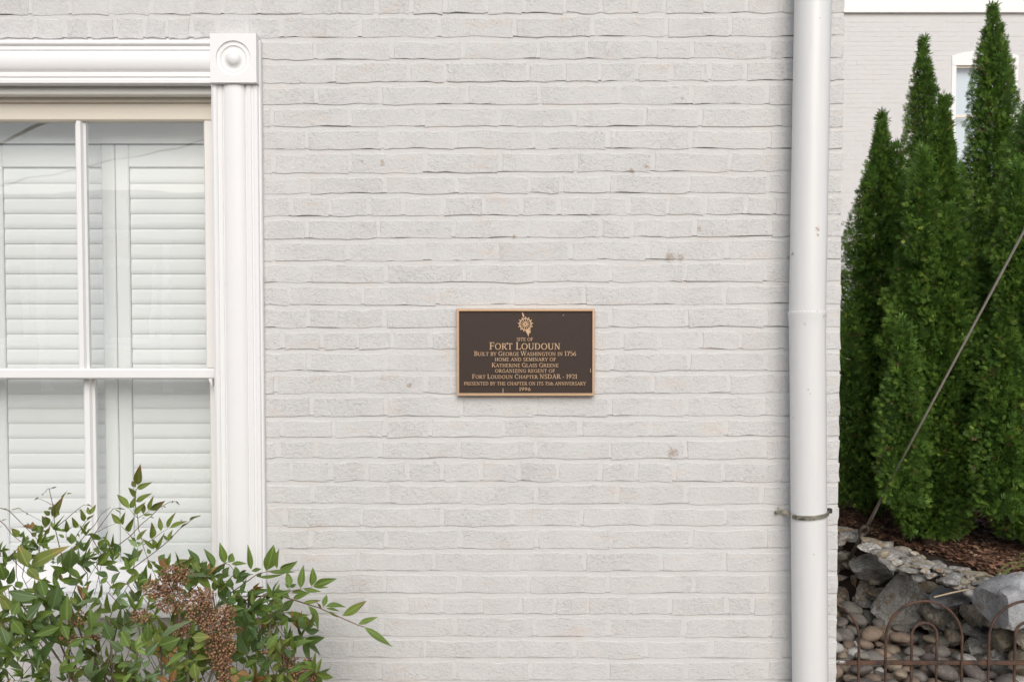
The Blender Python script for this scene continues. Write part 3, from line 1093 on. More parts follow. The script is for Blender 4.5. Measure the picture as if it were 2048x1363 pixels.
def plate(poly):
    global kk
    kk += 1
    top = YQ - .0002 - (kk % 9) * .00005
    n = len(poly)
    vs = [Q(p[0], p[1], top) for p in poly] + [Q(p[0], p[1], YQ + .0045) for p in poly]
    b.add(vs, [tuple(range(n))] + [(i, n + i, n + (i + 1) % n, (i + 1) % n) for i in range(n)])


for r0, r1, n in ((66, 80, 30), (10, 22, 14)):
    for i in range(n):
        a, c_ = 2 * math.pi * i / n, 2 * math.pi * (i + 1) / n
        plate([(cx + r * math.cos(q), cy + r * math.sin(q)) for r, q in ((r0, a), (r1, a), (r1, c_), (r0, c_))])
for i in range(13):
    a = 2 * math.pi * i / 13 - math.pi / 2
    c_, s_ = math.cos(a), math.sin(a)
    plate([(cx + c_ * 20 - s_ * 4, cy + s_ * 20 + c_ * 4), (cx + c_ * 20 + s_ * 4, cy + s_ * 20 - c_ * 4), (cx + c_ * 64 + s_ * 4, cy + s_ * 64 - c_ * 4), (cx + c_ * 64 - s_ * 4, cy + s_ * 64 + c_ * 4)])
    star = []
    for k in range(10):
        rr_ = 11 if k % 2 == 0 else 6
        q = a + math.pi * k / 5
        star.append((cx + c_ * 90 + rr_ * math.cos(q), cy + s_ * 90 + rr_ * math.sin(q)))
    plate(star)
plate([(985, 170), (992, 158), (1004, 172), (1014, 200), (1008, 222), (994, 206)])
plate([(1040, 384), (1066, 372), (1100, 398), (1086, 424), (1062, 434), (1044, 418), (1030, 400)])
plate([(1050, 425), (1074, 428), (1072, 448), (1068, 468), (1060, 448)])
b.build('emblem', M_BRONZE, plq, fix=False)
b = MB()
for (zx, zy, w_, h_) in ((1515, 193, 5, 5), (795, 553, 7, 7), (742, 1165, 3, 36), (1865, 900, 3, 26)):
    p0, p1 = Q(zx - w_, zy + h_, YQ + .0035), Q(zx + w_, zy - h_, YQ + .0035)
    b.box((p0[0], YQ + .0034 - (.006 if zy > 1100 else 0), p0[2]), (p1[0], YQ + .0042, p1[2]), .0004)
b.build('paint_drip', simple('drip_paint', (.66, .55, .44), .6), plq)

# ------------------------------------------------------------------ neighbouring building behind the trees
YB = 9.5
nb = empty('neighbour_building', (P(1860, 628, YB).x, YB + .2, 0), 'pale painted brick building behind the conical evergreens, with white cornice', 'building')
M_NB = wall_paint('far_painted_brick', (.66, .655, .65), .5)
nx0, nx1 = 2.0, 14.0
NZ1 = P(1860, 27, YB).z
wx0, wx1 = P(1903, 150, YB).x, P(2036, 150, YB).x
wz1 = P(1968, 112, YB).z
wz0 = wz1 - 1.75
b = MB()
b.box((nx0, YB, 0), (wx0, YB + 6, NZ1 + .1))
b.box((wx1, YB, 0), (nx1, YB + 6, NZ1 + .1))
b.box((wx0, YB, 0), (wx1, YB + .3, wz0))
b.box((wx0, YB, wz1 - .005), (wx1, YB + .3, NZ1 + .1))
nwall = b.build('wall', M_NB, nb)
b = MB()
row = 0
z = 2.0
while z < NZ1 - .07:
    x = 3.0 + (row % 2) * .11
    while x < 8.5:
        if not (x + .215 > wx0 - .01 and x < wx1 + .01 and wz0 - .06 < z < wz1 + .0):
            y = YB - rs.uniform(.001, .003)
            j = rs.uniform(-.002, .002)
            x1_, z1_ = x + .215, z + .054
            b.add([(x, y, z + j), (x1_, y, z + j), (x1_, y, z1_ + j), (x, y, z1_ + j), (x, YB + .004, z + j), (x1_, YB + .004, z + j), (x1_, YB + .004, z1_ + j), (x, YB + .004, z1_ + j)],
                  [(0, 1, 2, 3), (4, 5, 1, 0), (1, 5, 6, 2), (3, 2, 6, 7), (4, 0, 3, 7)])
        x += .226
    z += pitch; row += 1
o = b.build('brickwork', M_NB, nwall, fix=False)
o['kind'] = 'stuff'
b = MB()
prof = [(YB + .002, NZ1), (YB - .05, NZ1), (YB - .05, NZ1 + .115), (YB - .028, NZ1 + .122), (YB - .028, NZ1 + .30), (YB - .06, NZ1 + .32), (YB - .09, NZ1 + .36), (YB - .16, NZ1 + .38), (YB - .16, NZ1 + .46), (YB + .002, NZ1 + .46)]
b.extrude(prof, 'x', nx0 - .05, nx1 + .05)
b.build('cornice', M_TRIM, nb)
b = MB(); b.box((nx0 - .1, YB - .18, NZ1 + .461), (nx1 + .1, YB + 6.2, NZ1 + .62)); b.build('roof', M_ROOF, nb)
# arched window of the neighbour
w = empty('window', (0, 0, 0)); w.parent = nb; w.location = Vector(((wx0 + wx1) / 2, YB, wz0)) - world_loc(nb)
b = MB()
n = 12
arch = [(wx0 + (wx1 - wx0) * i / n, wz1 + .075 * (1 - (2 * i / n - 1) ** 2)) for i in range(n + 1)]
ztg = P(1968, 131, YB).z
fw = .065
vs = [(x, YB - .012, z) for x, z in arch] + [(x, YB - .012, ztg) for x, z in arch] + [(x, YB + .05, z) for x, z in arch] + [(x, YB + .05, ztg) for x, z in arch]
m_ = n + 1
fs = []
for i in range(n):
    fs += [(i, m_ + i, m_ + i + 1, i + 1), (2 * m_ + i + 1, 3 * m_ + i + 1, 3 * m_ + i, 2 * m_ + i), (i, i + 1, 2 * m_ + i + 1, 2 * m_ + i), (m_ + i, 3 * m_ + i, 3 * m_ + i + 1, m_ + i + 1)]
fs += [(0, 2 * m_, 3 * m_, m_), (n, m_ + n, 3 * m_ + n, 2 * m_ + n)]
b.add(vs, fs)
b.build('arched_head', M_TRIM, w)
for xa in (wx0, wx1 - fw):
    b = MB(); b.box((xa, YB - .010, wz0), (xa + fw, YB + .05, ztg - .001), .004); b.build('frame', M_TRIM, w)
b = MB(); b.box((wx0, YB - .04, wz0 - .05), (wx1, YB + .05, wz0 - .001), .004); b.build('sill', M_TRIM, w)
zr = P(1968, 232, YB).z
b = MB(); b.box((wx0 + fw, YB + .02, zr - .02), (wx1 - fw, YB + .05, zr + .02), .004); b.build('meeting_rail', M_CREAM, w)
b = MB(); b.box((wx0 + fw, YB + .02, ztg - .03), (wx1 - fw, YB + .05, ztg), .004); b.build('top_rail', M_CREAM, w)
M_BLIND = simple('window_blind', (.62, .68, .74), .7)
b = MB(); b.box((wx0 + fw, YB + .12, wz0), (wx1 - fw, YB + .125, ztg)); b.build('blind', M_BLIND, w)
b = MB(); b.add([(wx0 + fw, YB + .04, wz0), (wx1 - fw, YB + .04, wz0), (wx1 - fw, YB + .04, ztg), (wx0 + fw, YB + .04, ztg)], [(0, 1, 2, 3)])
b.build('pane', M_GLASS, w, fix=False)
b = MB(); b.box((wx0 - .1, YB + .35, wz0 - .1), (wx1 + .1, YB + .37, ztg + .2)); b.build('room_wall', M_ROOM, w)

# ------------------------------------------------------------------ retaining wall, stones, mulch
WALL_D = [(1600, 4.75), (1690, 4.42), (1950, 3.70), (2048, 3.46), (2200, 3.15)]


def wall_depth(px):
    for (a, da), (c_, dc) in zip(WALL_D[:-1], WALL_D[1:]):
        if px <= c_: return da + (dc - da) * (px - a) / (c_ - a)
    return WALL_D[-1][1]


def icosphere(sub):
    import bmesh
    bm = bmesh.new()
    bmesh.ops.create_icosphere(bm, subdivisions=sub, radius=1.0)
    v = np.array([x.co[:] for x in bm.verts]); f = np.array([[q.index for q in p.verts] for p in bm.faces])
    bm.free()
    return v, f


ICO1, ICO2, ICO3 = icosphere(1), icosphere(2), icosphere(3)


def rock_mesh(rs_, sx, sy, sz, cuts=9, angular=.72, sub=3, rough=.03):
    v, f = (ICO2, ICO3)[sub - 2]
    v = v.copy()
    for _ in range(cuts):
        n_ = np.array([rs_.gauss(0, 1), rs_.gauss(0, 1), rs_.gauss(0, 1)]); n_ /= np.linalg.norm(n_)
        d = rs_.uniform(angular - .14, angular + .16)
        k = v @ n_ - d
        v = v - np.where(k > 0, k, 0)[:, None] * n_
    ph = [rs_.uniform(0, 6) for _ in range(6)]
    nz_ = np.sin(v[:, 0] * 7 + ph[0]) * np.sin(v[:, 1] * 8 + ph[1]) + .6 * np.sin(v[:, 2] * 15 + ph[2]) * np.sin(v[:, 0] * 13 + ph[3])
    v = v * (1 + rough * nz_)[:, None]
    mn, mx = v.min(0), v.max(0)
    v = (v - (mn + mx) / 2) / (mx - mn) * np.array([sx, sy, sz])
    return v, f


def stone_mat(name, cols, vein, scale=9, rough=.85, bumpd=.006):
    t = NT(name)
    vec = t.n('VectorMath', operation='ADD')
    t.link(t.pos(), vec.inputs[0])
    r_ = t.rnd()
    cmb = t.n('CombineXYZ')
    t.link(t.math('MULTIPLY', r_, 37.0), cmb.inputs[0]); t.link(t.math('MULTIPLY', r_, 91.0), cmb.inputs[1])
    t.link(cmb.outputs[0], vec.inputs[1])
    V = vec.outputs[0]
    c = t.mix(t.ramp(t.noise(scale, 5, .65, V), [(.36, 0.0), (.62, 1.0)]), cols[0], cols[1])
    c = t.mix(t.ramp(t.noise(scale * 1.7, 4, .6, V, dist=1.2), [(.52, 0.0), (.64, .8)]), c, cols[2])
    c = t.mix(t.ramp(t.noise(scale * 4, 5, .75, V, dist=1.5), [(.47, 0.0), (.58, vein)]), c, (.62, .62, .60))
    c = t.mix(t.ramp(t.noise(scale * 6, 4, .7, V), [(.60, 0.0), (.72, .6)]), c, (.05, .045, .04))
    h = t.math('ADD', t.noise(24, 6, .75, V, dist=.7), t.math('MULTIPLY', t.noise(110, 4, .7, V), .5))
    return t.done(c, rough, 0, t.bump(h, 1.0, bumpd * 2.5), .3)


M_ROCKS = [stone_mat('grey_rock', ((.26, .245, .22), (.52, .505, .47), (.33, .21, .11)), .95),
           stone_mat('brown_rock', ((.20, .17, .125), (.44, .38, .29), (.32, .18, .085)), .7),
           stone_mat('pale_rock', ((.34, .35, .37), (.52, .53, .55), (.24, .22, .19)), .4),
           stone_mat('tan_rock', ((.24, .20, .13), (.42, .36, .25), (.30, .17, .08)), .4),
           stone_mat('slate_rock', ((.17, .162, .15), (.36, .345, .32), (.25, .20, .14)), .7)]
rk = random.Random(21)
rw0 = P(1830, 1200, wall_depth(1830) + CAM_Y)
rwall = empty('retaining_wall', (rw0.x, rw0.y + .1, 0), 'dry stone retaining wall of rough grey and brown rocks below the mulch bed', 'stone wall')


def place_rock(x0, y0, x1, y1, mi, back=.0, parent=None, name='stone', thick=None, cuts=13, ang=.60, rot=0.0, sub=3):
    cx_, cy_ = (x0 + x1) / 2, (y0 + y1) / 2
    D = wall_depth(cx_) + back
    s = D / F_PX
    w_, h_ = (x1 - x0) * s, (y1 - y0) * s
    dp = thick if thick else (w_ + h_) * .55
    v, f = rock_mesh(rk, w_ * 1.1, dp, h_ * 1.1, cuts, ang, sub, .055)
    if rot:
        c_, s_ = math.cos(rot), math.sin(rot)
        v = np.stack([v[:, 0] * c_ - v[:, 2] * s_, v[:, 1], v[:, 0] * s_ + v[:, 2] * c_], 1)
    org = P(cx_, cy_, D + CAM_Y + dp * .32)
    me = bpy.data.meshes.new(name)
    me.from_pydata([tuple(p) for p in v], [], [tuple(q) for q in f])
    me.shade_smooth(); me.set_sharp_from_angle(angle=R(32))
    return link_mesh(name, me, M_ROCKS[mi], parent if parent is not None else None, org)


ROCKS = [  # traced rocks: x0 y0 x1 y1 material back
    (1698, 1110, 1788, 1170, 0, .02), (1752, 1143, 1872, 1246, 0, -.04), (1706, 1163, 1756, 1214, 1, .05), (1664, 1094, 1704, 1134, 1, .12),
    (1686, 1136, 1704, 1168, 4, .16), (1702, 1140, 1722, 1170, 1, .14), (1660, 1132, 1690, 1170, 4, .2), (1660, 1168, 1710, 1208, 1, .12),
    (1862, 1180, 1954, 1216, 2, -.02), (1846, 1203, 1928, 1242, 1, .03), (1922, 1206, 1958, 1246, 1, .0), (1876, 1236, 1924, 1264, 4, .06),
    (1890, 1256, 1930, 1290, 3, .04), (1862, 1256, 1896, 1290, 4, .08), (1928, 1250, 1980, 1276, 4, .04), (1930, 1270, 1982, 1322, 0, .02),
    (1952, 1212, 1984, 1254, 1, .04), (1972, 1190, 2062, 1262, 1, -.02), (1980, 1250, 2040, 1300, 3, .0), (2030, 1236, 2092, 1300, 1, -.02),
    (1972, 1292, 2030, 1350, 0, .0), (2024, 1290, 2092, 1352, 3, -.03), (2056, 1180, 2130, 1260, 0, .0), (1756, 1205, 1800, 1262, 4, .05),
    (1620, 1085, 1672, 1140, 0, .2), (1610, 1135, 1668, 1205, 1, .2), (2085, 1255, 2150, 1340, 1, .0), (1990, 1340, 2100, 1400, 0, .0)]
for q in ROCKS: place_rock(*q[:5], back=q[5], parent=rwall)
for i in range(58):                          # small stones packed between the big ones
    px = rk.uniform(1660, 2060)
    t_ = (px - 1680) / 290.0
    y_ = rk.uniform(1090 + 100 * t_, 1200 + 112 * t_)
    w_, h_ = rk.uniform(20, 46), rk.uniform(10, 24)
    place_rock(px - w_ / 2, y_ - h_ / 2, px + w_ / 2, y_ + h_ / 2, rk.choice([1, 1, 3, 4, 0]), back=rk.uniform(.02, .09), parent=rwall, sub=2)
# flat stones laid along the top edge
for i in range(110):
    px = rk.uniform(1640, 1985)
    t_ = (px - 1680) / 290.0
    line = 1074 + 106 * t_
    off = rk.uniform(-26, 16) + (1 - min(1, max(0, t_))) * 6
    w_ = rk.uniform(18, 58); h_ = rk.uniform(6, 15)
    if 1695 < px < 1770 and off > 2: continue
    if 1708 < px < 1742 and off < 4: continue
    y_ = line + off
    zc = .40 + rk.uniform(-.012, .03) - max(0, off) * .0016
    slope = (y_ - 628) / F_PX
    D = (CAM_Z - zc) / slope
    org = P(px, y_, D + CAM_Y)
    s = D / F_PX
    v, f = rock_mesh(rk, w_ * s, w_ * s * rk.uniform(.6, 1.0), h_ * s * 1.3, 10, .6, 2, .02)
    me = bpy.data.meshes.new('flat_stone')
    me.from_pydata([tuple(p) for p in v], [], [tuple(q) for q in f])
    me.shade_smooth(); me.set_sharp_from_angle(angle=R(30))
    o = link_mesh('flat_stone', me, M_ROCKS[rk.choice([4, 4, 0, 1, 1, 3, 4])], rwall, org)
    o.rotation_euler = (rk.uniform(-.25, .3), rk.uniform(-.28, .28), rk.uniform(-.9, .9))
# earth core behind the rocks, so no gap shows through
M_SOIL = simple('soil', (.035, .024, .017), .95, noise=.4, nscale=40, bump=.6, bscale=120)

bd = place_rock(1966, 1143, 2110, 1252, 2, back=-.16, name='boulder', cuts=22, ang=.52)
tag(bd, 'large whitish granite boulder at the end of the stone wall, below the grass blades', 'boulder')

# raised bed: soil surface behind the wall line
def bed_edge(i):
    px = 1560 + i * 40
    D = wall_depth(px) + .16
    return Vector(((px - 1024) / F_PX * D, D + CAM_Y, 0))


edge = [bed_edge(i) for i in range(18)]
b = MB()
vs, fs = [], []
for e in edge:
    for (off, z) in ((0, -.01), (0.0, .36), (.10, .395), (.5, .43), (1.2, .47), (3.0, .48), (7.0, .4)):
        vs.append((e.x + off * .93, e.y + off * .36, z))
for i in range(len(edge) - 1):
    for k in range(6):
        fs.append((i * 7 + k, (i + 1) * 7 + k, (i + 1) * 7 + k + 1, i * 7 + k + 1))
b.add(vs, fs)
bed = b.build('planting_bed', M_SOIL, smooth=True)
tag(bed, kind='structure')['label'] = 'raised soil bed under the evergreens behind the stone wall'


def bed_z(x, y):
    best = min(range(len(edge)), key=lambda i: (edge[i].x - x) ** 2 + (edge[i].y - y) ** 2)
    e = edge[best]
    off = max(0.0, ((x - e.x) * .93 + (y - e.y) * .36))
    xs_, zs_ = [0, .1, .5, 1.2, 3.0, 7.0], [.36, .395, .43, .47, .48, .4]
    return float(np.interp(off, xs_, zs_)), off


# mulch: thousands of bark slivers
t = NT('bark_mulch')
c = t.ramp(t.attr('tint'), [(0.0, (.07, .034, .023)), (.45, (.18, .088, .054)), (.8, (.27, .145, .088)), (1.0, (.42, .30, .20))])
M_MULCH = t.done(c, .9)
V_, F_, T_ = [], [], []
mr = random.Random(5)
cnt = 0
for _ in range(26000):
    e = edge[mr.randrange(len(edge))]
    off = abs(mr.gauss(0, .55)) + .05
    lat = mr.uniform(-.12, .12)
    x = e.x + off * .93 - lat * .36; y = e.y + off * .36 + lat * .93
    z, _o = bed_z(x, y)
    L, W = mr.uniform(.010, .034), mr.uniform(.003, .009)
    a = mr.uniform(0, 6.28); ti = mr.gauss(0, .35)
    d = Vector((math.cos(a), math.sin(a), math.sin(ti) * .6)); sd = Vector((-math.sin(a), math.cos(a), mr.gauss(0, .4)))
    p = Vector((x, y, z + mr.uniform(.0, .014)))
    n0 = len(V_)
    V_ += [p - d * L - sd * W, p + d * L * .9 - sd * W * .5, p + d * L + sd * W * .7, p - d * L * .8 + sd * W + Vector((0, 0, .003))]
    F_.append((n0, n0 + 1, n0 + 2, n0 + 3))
    T_ += [mr.random() ** 1.3] * 4
mulch = numpy_mesh('bark_mulch', [tuple(v) for v in V_], F_, M_MULCH, tint=T_)
tag(mulch, 'reddish brown shredded bark mulch under the evergreens', 'mulch', kind='stuff')

# ------------------------------------------------------------------ river stones
def river_mat(name, c0, c1):
    t = NT(name)
    vec = t.n('VectorMath', operation='ADD'); t.link(t.pos(), vec.inputs[0])
    cmb = t.n('CombineXYZ'); r_ = t.rnd(); t.link(t.math('MULTIPLY', r_, 53.0), cmb.inputs[0]); t.link(t.math('MULTIPLY', r_, 17.0), cmb.inputs[2])
    t.link(cmb.outputs[0], vec.inputs[1])
    V = vec.outputs[0]
    c = t.mix(t.noise(16, 4, .65, V), c0, c1)
    c = t.mix(t.mapr(r_, 0, 1, 0, .35), c, (.07, .06, .055))
    c = t.mix(t.ramp(t.noise(45, 5, .75, V, dist=.8), [(.52, 0.0), (.70, .6)]), c, (.34, .29, .23))
    c = t.mix(t.ramp(t.noise(22, 4, .7, V), [(.50, 0.0), (.68, .55)]), c, (.06, .045, .035))
    return t.done(c, .72, 0, t.bump(t.noise(90, 4, .65, V), .5, .004), .35)


M_RIVER = [river_mat('river_grey', (.155, .142, .13), (.25, .228, .208)), river_mat('river_brown', (.20, .145, .108), (.33, .25, .185)),
           river_mat('river_tan', (.26, .21, .15), (.36, .30, .22)), river_mat('river_white', (.50, .49, .46), (.66, .65, .62)),
           river_mat('river_green_grey', (.17, .168, .145), (.27, .265, .23)), river_mat('river_plum', (.11, .095, .088), (.19, .162, .15))]
RLAB = ['grey', 'brown', 'tan', 'whitish', 'greenish grey', 'dark plum']


def stone_label(ci, rad, x, y, z, top):
    D = y - CAM_Y
    px = 1024 + x / D * F_PX; py = 628 + (CAM_Z - z) / D * F_PX
    size = 'small ' if rad < .041 else ('large ' if rad > .053 else '')
    zone = next(n_ for lim, n_ in ((1720, 'next to the house corner'), (1772, 'left of the big hoop'), (1825, 'inside the big hoop, left side'),
                                   (1877, 'seen through the small inner hoop'), (1930, 'inside the big hoop, right side'), (9999, 'under the right-hand rocks')) if px < lim)
    row_ = 'at the back' if py < 1265 else ('just above the rail' if py < 1324 else 'below the rail')
    return size + RLAB[ci] + ' river stone' + ' ' + zone + ', ' + row_


RW = [.20, .31, .19, .05, .12, .13]
pebbles = []
for _ in range(10):
    v, f = ICO2[0].copy(), ICO2[1]
    for _c in range(7):
        n_ = np.array([rk.gauss(0, 1) for _q in range(3)]); n_ /= np.linalg.norm(n_)
        k = v @ n_ - rk.uniform(.58, .90)
        v = v - np.where(k > 0, k, 0)[:, None] * n_ * .8
    me = bpy.data.meshes.new('river_stone')
    me.from_pydata([tuple(p) for p in v], [], [tuple(q) for q in f])
    me.shade_smooth()
    me.materials.append(M_RIVER[0])
    pebbles.append(me)


def wall_x_at(y):
    """x of the retaining wall face at depth y."""
    D = y - CAM_Y
    for (a, da), (c_, dc) in zip(WALL_D[:-1], WALL_D[1:]):
        if dc <= D <= da:
            px = a + (c_ - a) * (D - da) / (dc - da)
            return (px - 1024) / F_PX * D
    return 2.35


spots = []
tries = 0
while tries < 30000 and len(spots) < 250:
    tries += 1
    y = rk.uniform(.75, 2.15); x = rk.uniform(1.16, 2.3)
    if x > wall_x_at(y) + .02: continue
    rad = rk.choice([rk.uniform(.022, .040), rk.uniform(.034, .068)])
    if all((x - a) ** 2 + (y - c_) ** 2 > ((rad + r2) * .84) ** 2 for a, c_, r2 in spots): spots.append((x, y, rad))
layer2 = []
tries = 0
while tries < 6000 and len(layer2) < 34:
    tries += 1
    y = rk.uniform(.95, 2.0); x = rk.uniform(1.3, 2.2)
    if x > wall_x_at(y) - .04: continue
    rad = rk.uniform(.032, .055)
    if all((x - a) ** 2 + (y - c_) ** 2 > ((rad + r2) * 1.25) ** 2 for a, c_, r2 in layer2): layer2.append((x, y, rad))
HID = []
for lay, zoff in ((spots, 0.0), (layer2, .042)):
    for (x, y, rad) in lay:
        if (x + rad) / (y - CAM_Y) * F_PX + 1024 < 1664: HID.append((x, y, rad)); continue
        ci = rk.choices(range(6), RW)[0]
        o = bpy.data.objects.new('river_stone', rk.choice(pebbles))
        COL.objects.link(o)
        o.material_slots[0].link = 'OBJECT'; o.material_slots[0].material = M_RIVER[ci]
        hz = rad * rk.uniform(.55, .75)
        o.scale = (rad * rk.uniform(1.05, 1.45), rad * rk.uniform(.85, 1.0), hz)
        o.rotation_euler = (rk.uniform(-.25, .25), rk.uniform(-.25, .25), rk.uniform(0, 3.14))
        o.location = (x, y, hz * .8 + zoff + rk.uniform(0, .015))
        tag(o, stone_label(ci, rad, x, y, o.location.z, zoff > 0), 'stone', 'river stones in the bed by the house')
# the bed outside the view, joined
V_, F_ = [], []
nn = 0
v0, f0 = ICO1
for _ in range(420):
    y = rk.uniform(.05, 3.4); x = rk.uniform(1.0, 2.4)
    if (y > .72 and x > 1.12 and y < 2.15) or x > wall_x_at(y) + .02: continue
    rad = rk.uniform(.035, .06)
    HID.append((x, y, rad))
for (x, y, rad) in HID:
    V_.append(v0 * np.array([rad * 1.2, rad, rad * .6]) + np.array([x, y, rad * .45])); F_.append(f0 + nn); nn += len(v0)
o = numpy_mesh('pebbles', np.concatenate(V_), np.concatenate(F_), M_RIVER[1], smooth=True)
tag(o, 'rest of the river stone bed beside the house', 'stones', kind='stuff')

# ------------------------------------------------------------------ wrought iron hoop fence
t = NT('rusted_iron')
c = t.mix(t.ramp(t.noise(28, 4, .65), [(.38, 0.0), (.62, 1.0)]), (.050, .037, .031), (.135, .072, .046))
c = t.mix(t.ramp(t.noise(120, 3, .7), [(.55, 0.0), (.70, .6)]), c, (.16, .12, .10))
wp = t.spots([(tuple(P(1676, 1318, .085)), .012), (tuple(P(1684, 1320, .085)), .010), (tuple(P(1681, 1206, .085)), .006), (tuple(P(1696, 1220, .085)), .005), (tuple(P(1824, 1322, .08)), .003), (tuple(P(1859, 1323, .08)), .003)])
c = t.mix(t.math('MULTIPLY', wp, .9), c, (.72, .69, .66))
M_IRON = t.done(c, .75, .25, t.bump(t.noise(220, 3, .7), .7, .002), .4)
YF = .09
fence = empty('hoop_fence', (P(1780, 1363, YF).x, YF, 0), 'low rusted iron fence with double hoops beside the house corner', 'fence')
sF = (YF - CAM_Y) / F_PX
zr_ = P(1850, 1324, YF).z
xf0 = X_CORNER + .001
xf1 = P(2600, 1324, YF).x
b = MB(); b.box((xf0, YF - .006, zr_ - .0062), (xf1, YF + .006, zr_ + .0062), .002); b.build('rail', M_IRON, fence)
b = MB(); b.box((xf0, YF - .006, .050), (xf1, YF + .006, .062), .002); b.build('rail', M_IRON, fence)


def hoop(cx_, half, ytop, rad, y, name, cut=None):
    top = P(cx_, ytop, y)
    hw = half * sF
    zc = top.z - hw
    pts_ = []
    if cut is None: pts_ += [Vector((top.x - hw, y, .0)), Vector((top.x - hw, y, zc * .5)), Vector((top.x - hw, y, zc))]
    n_ = 22
    for i in range(n_ + 1):
        a = math.pi - math.pi * i / n_
        p = Vector((top.x + hw * math.cos(a), y, zc + hw * math.sin(a)))
        if cut is not None and p.x < cut: continue
        pts_.append(p)
    if cut is not None: pts_.insert(0, Vector((cut, y, pts_[0].z + .004)))
    pts_ += [Vector((top.x + hw, y, zc * .5)), Vector((top.x + hw, y, .0))]
    b = MB(); b.tube(pts_, rad * .9, 10)
    return b.build(name, M_IRON, fence, smooth=40.0)


for i in range(5):
    c_ = 1642.5 + 206.6 * i
    hoop(c_, 77, 1201, .0046, YF - .008, 'hoop', cut=xf0 if i == 0 else None)
    if i > 0: hoop(c_, 25.5, 1244, .0046, YF + .009, 'inner_hoop')

# ------------------------------------------------------------------ guy wire
M_CABLE = simple('cable_steel', (.42, .385, .33), .6, .1, noise=.25, nscale=60, bump=.5, bscale=400)
gA = P(1727, 1062, 4.28 + CAM_Y)
gB = P(2048, 462, 3.2 + CAM_Y)
gd = gB - gA
guy = empty('guy_wire', gA, 'taut diagonal steel guy wire rising from the mulch in front of the evergreens', 'cable')
b = MB(); b.tube([gA + gd * .03, gA + gd * .5, gA + gd * 1.0, gA + gd * 4.2], .0047, 8); b.build('cable', M_CABLE, guy, smooth=True)
b = MB(); b.tube([gA + gd * .03 + Vector((.012, 0, .0)), gA + gd * .09 + Vector((.010, .004, 0)), gA + gd * .2 + Vector((.004, 0, 0))], .0032, 8); b.build('dead_end_grip', M_CABLE, guy, smooth=True)
dn = gd.normalized()
sd = dn.cross(Vector((0, 1, 0))).normalized()
pts_ = []
for i in range(15):
    a = 2 * math.pi * i / 14
    pts_.append(gA + dn * (.005 + .034 * math.cos(a)) + sd * .019 * math.sin(a))
M_THIMBLE = simple('thimble_metal', (.13, .115, .095), .7, .5, noise=.4, nscale=80, bump=.6, bscale=200)
b = MB(); b.tube(pts_, .008, 8, cap=False); b.build('thimble', M_THIMBLE, guy, smooth=True)
b = MB(); b.tube([gA - dn * .015, gA - dn * .10 + Vector((0, 0, -.01)), gA - dn * .22], .011, 8); b.build('anchor_rod', M_THIMBLE, guy, smooth=True)

# ------------------------------------------------------------------ arborvitae
t = NT('arborvitae_foliage')
tn = t.attr('tint')
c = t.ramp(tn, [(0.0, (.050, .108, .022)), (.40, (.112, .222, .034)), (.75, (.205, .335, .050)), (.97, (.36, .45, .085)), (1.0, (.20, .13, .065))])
pb = t.b
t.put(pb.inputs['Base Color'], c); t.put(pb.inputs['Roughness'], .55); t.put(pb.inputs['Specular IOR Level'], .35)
tl = t.n('BsdfTranslucent'); t.link(t.mix(.5, c, (.16, .26, .03)), tl.inputs['Color'])
mx = t.n('MixShader'); mx.inputs[0].default_value = .30
t.link(pb.outputs[0], mx.inputs[1]); t.link(tl.outputs[0], mx.inputs[2]); t.link(mx.outputs[0], t.out.inputs['Surface'])
M_THUJA = t.mat
M_BARK = simple('thuja_bark', (.10, .065, .045), .9, noise=.3, nscale=30, bump=.6, bscale=90)


def spray_template(r_):
    """flat fan of scale-leaf fingers in the local xz-plane, root at the origin, growing along +z. Quads (diamonds)."""
    vs, fs = [], []
    def finger(x, z, ang, L, W):
        d = np.array([math.sin(ang), 0, math.cos(ang)]); s = np.array([math.cos(ang), 0, -math.sin(ang)])
        p = np.array([x, 0, z]); n0 = len(vs)
        bow = np.array([0, r_.uniform(-.05, .05), 0])
        vs.extend([p, p + d * L * .45 + s * W + bow * .5, p + d * L + bow, p + d * L * .45 - s * W + bow * .5])
        fs.append((n0, n0 + 1, n0 + 2, n0 + 3))
    finger(0, 0, 0, .62, .045)
    finger(0, .45, r_.uniform(-.1, .1), .55, .062)
    for k in range(2):
        z = .10 + k * .30
        for s in (-1, 1):
            finger(0, z + r_.uniform(-.05, .05), s * r_.uniform(.45, .95), r_.uniform(.42, .66) * (1.1 - .17 * k), .062)
    return np.array(vs), np.array(fs)


TEMPL = [spray_template(rk) for _ in range(6)]


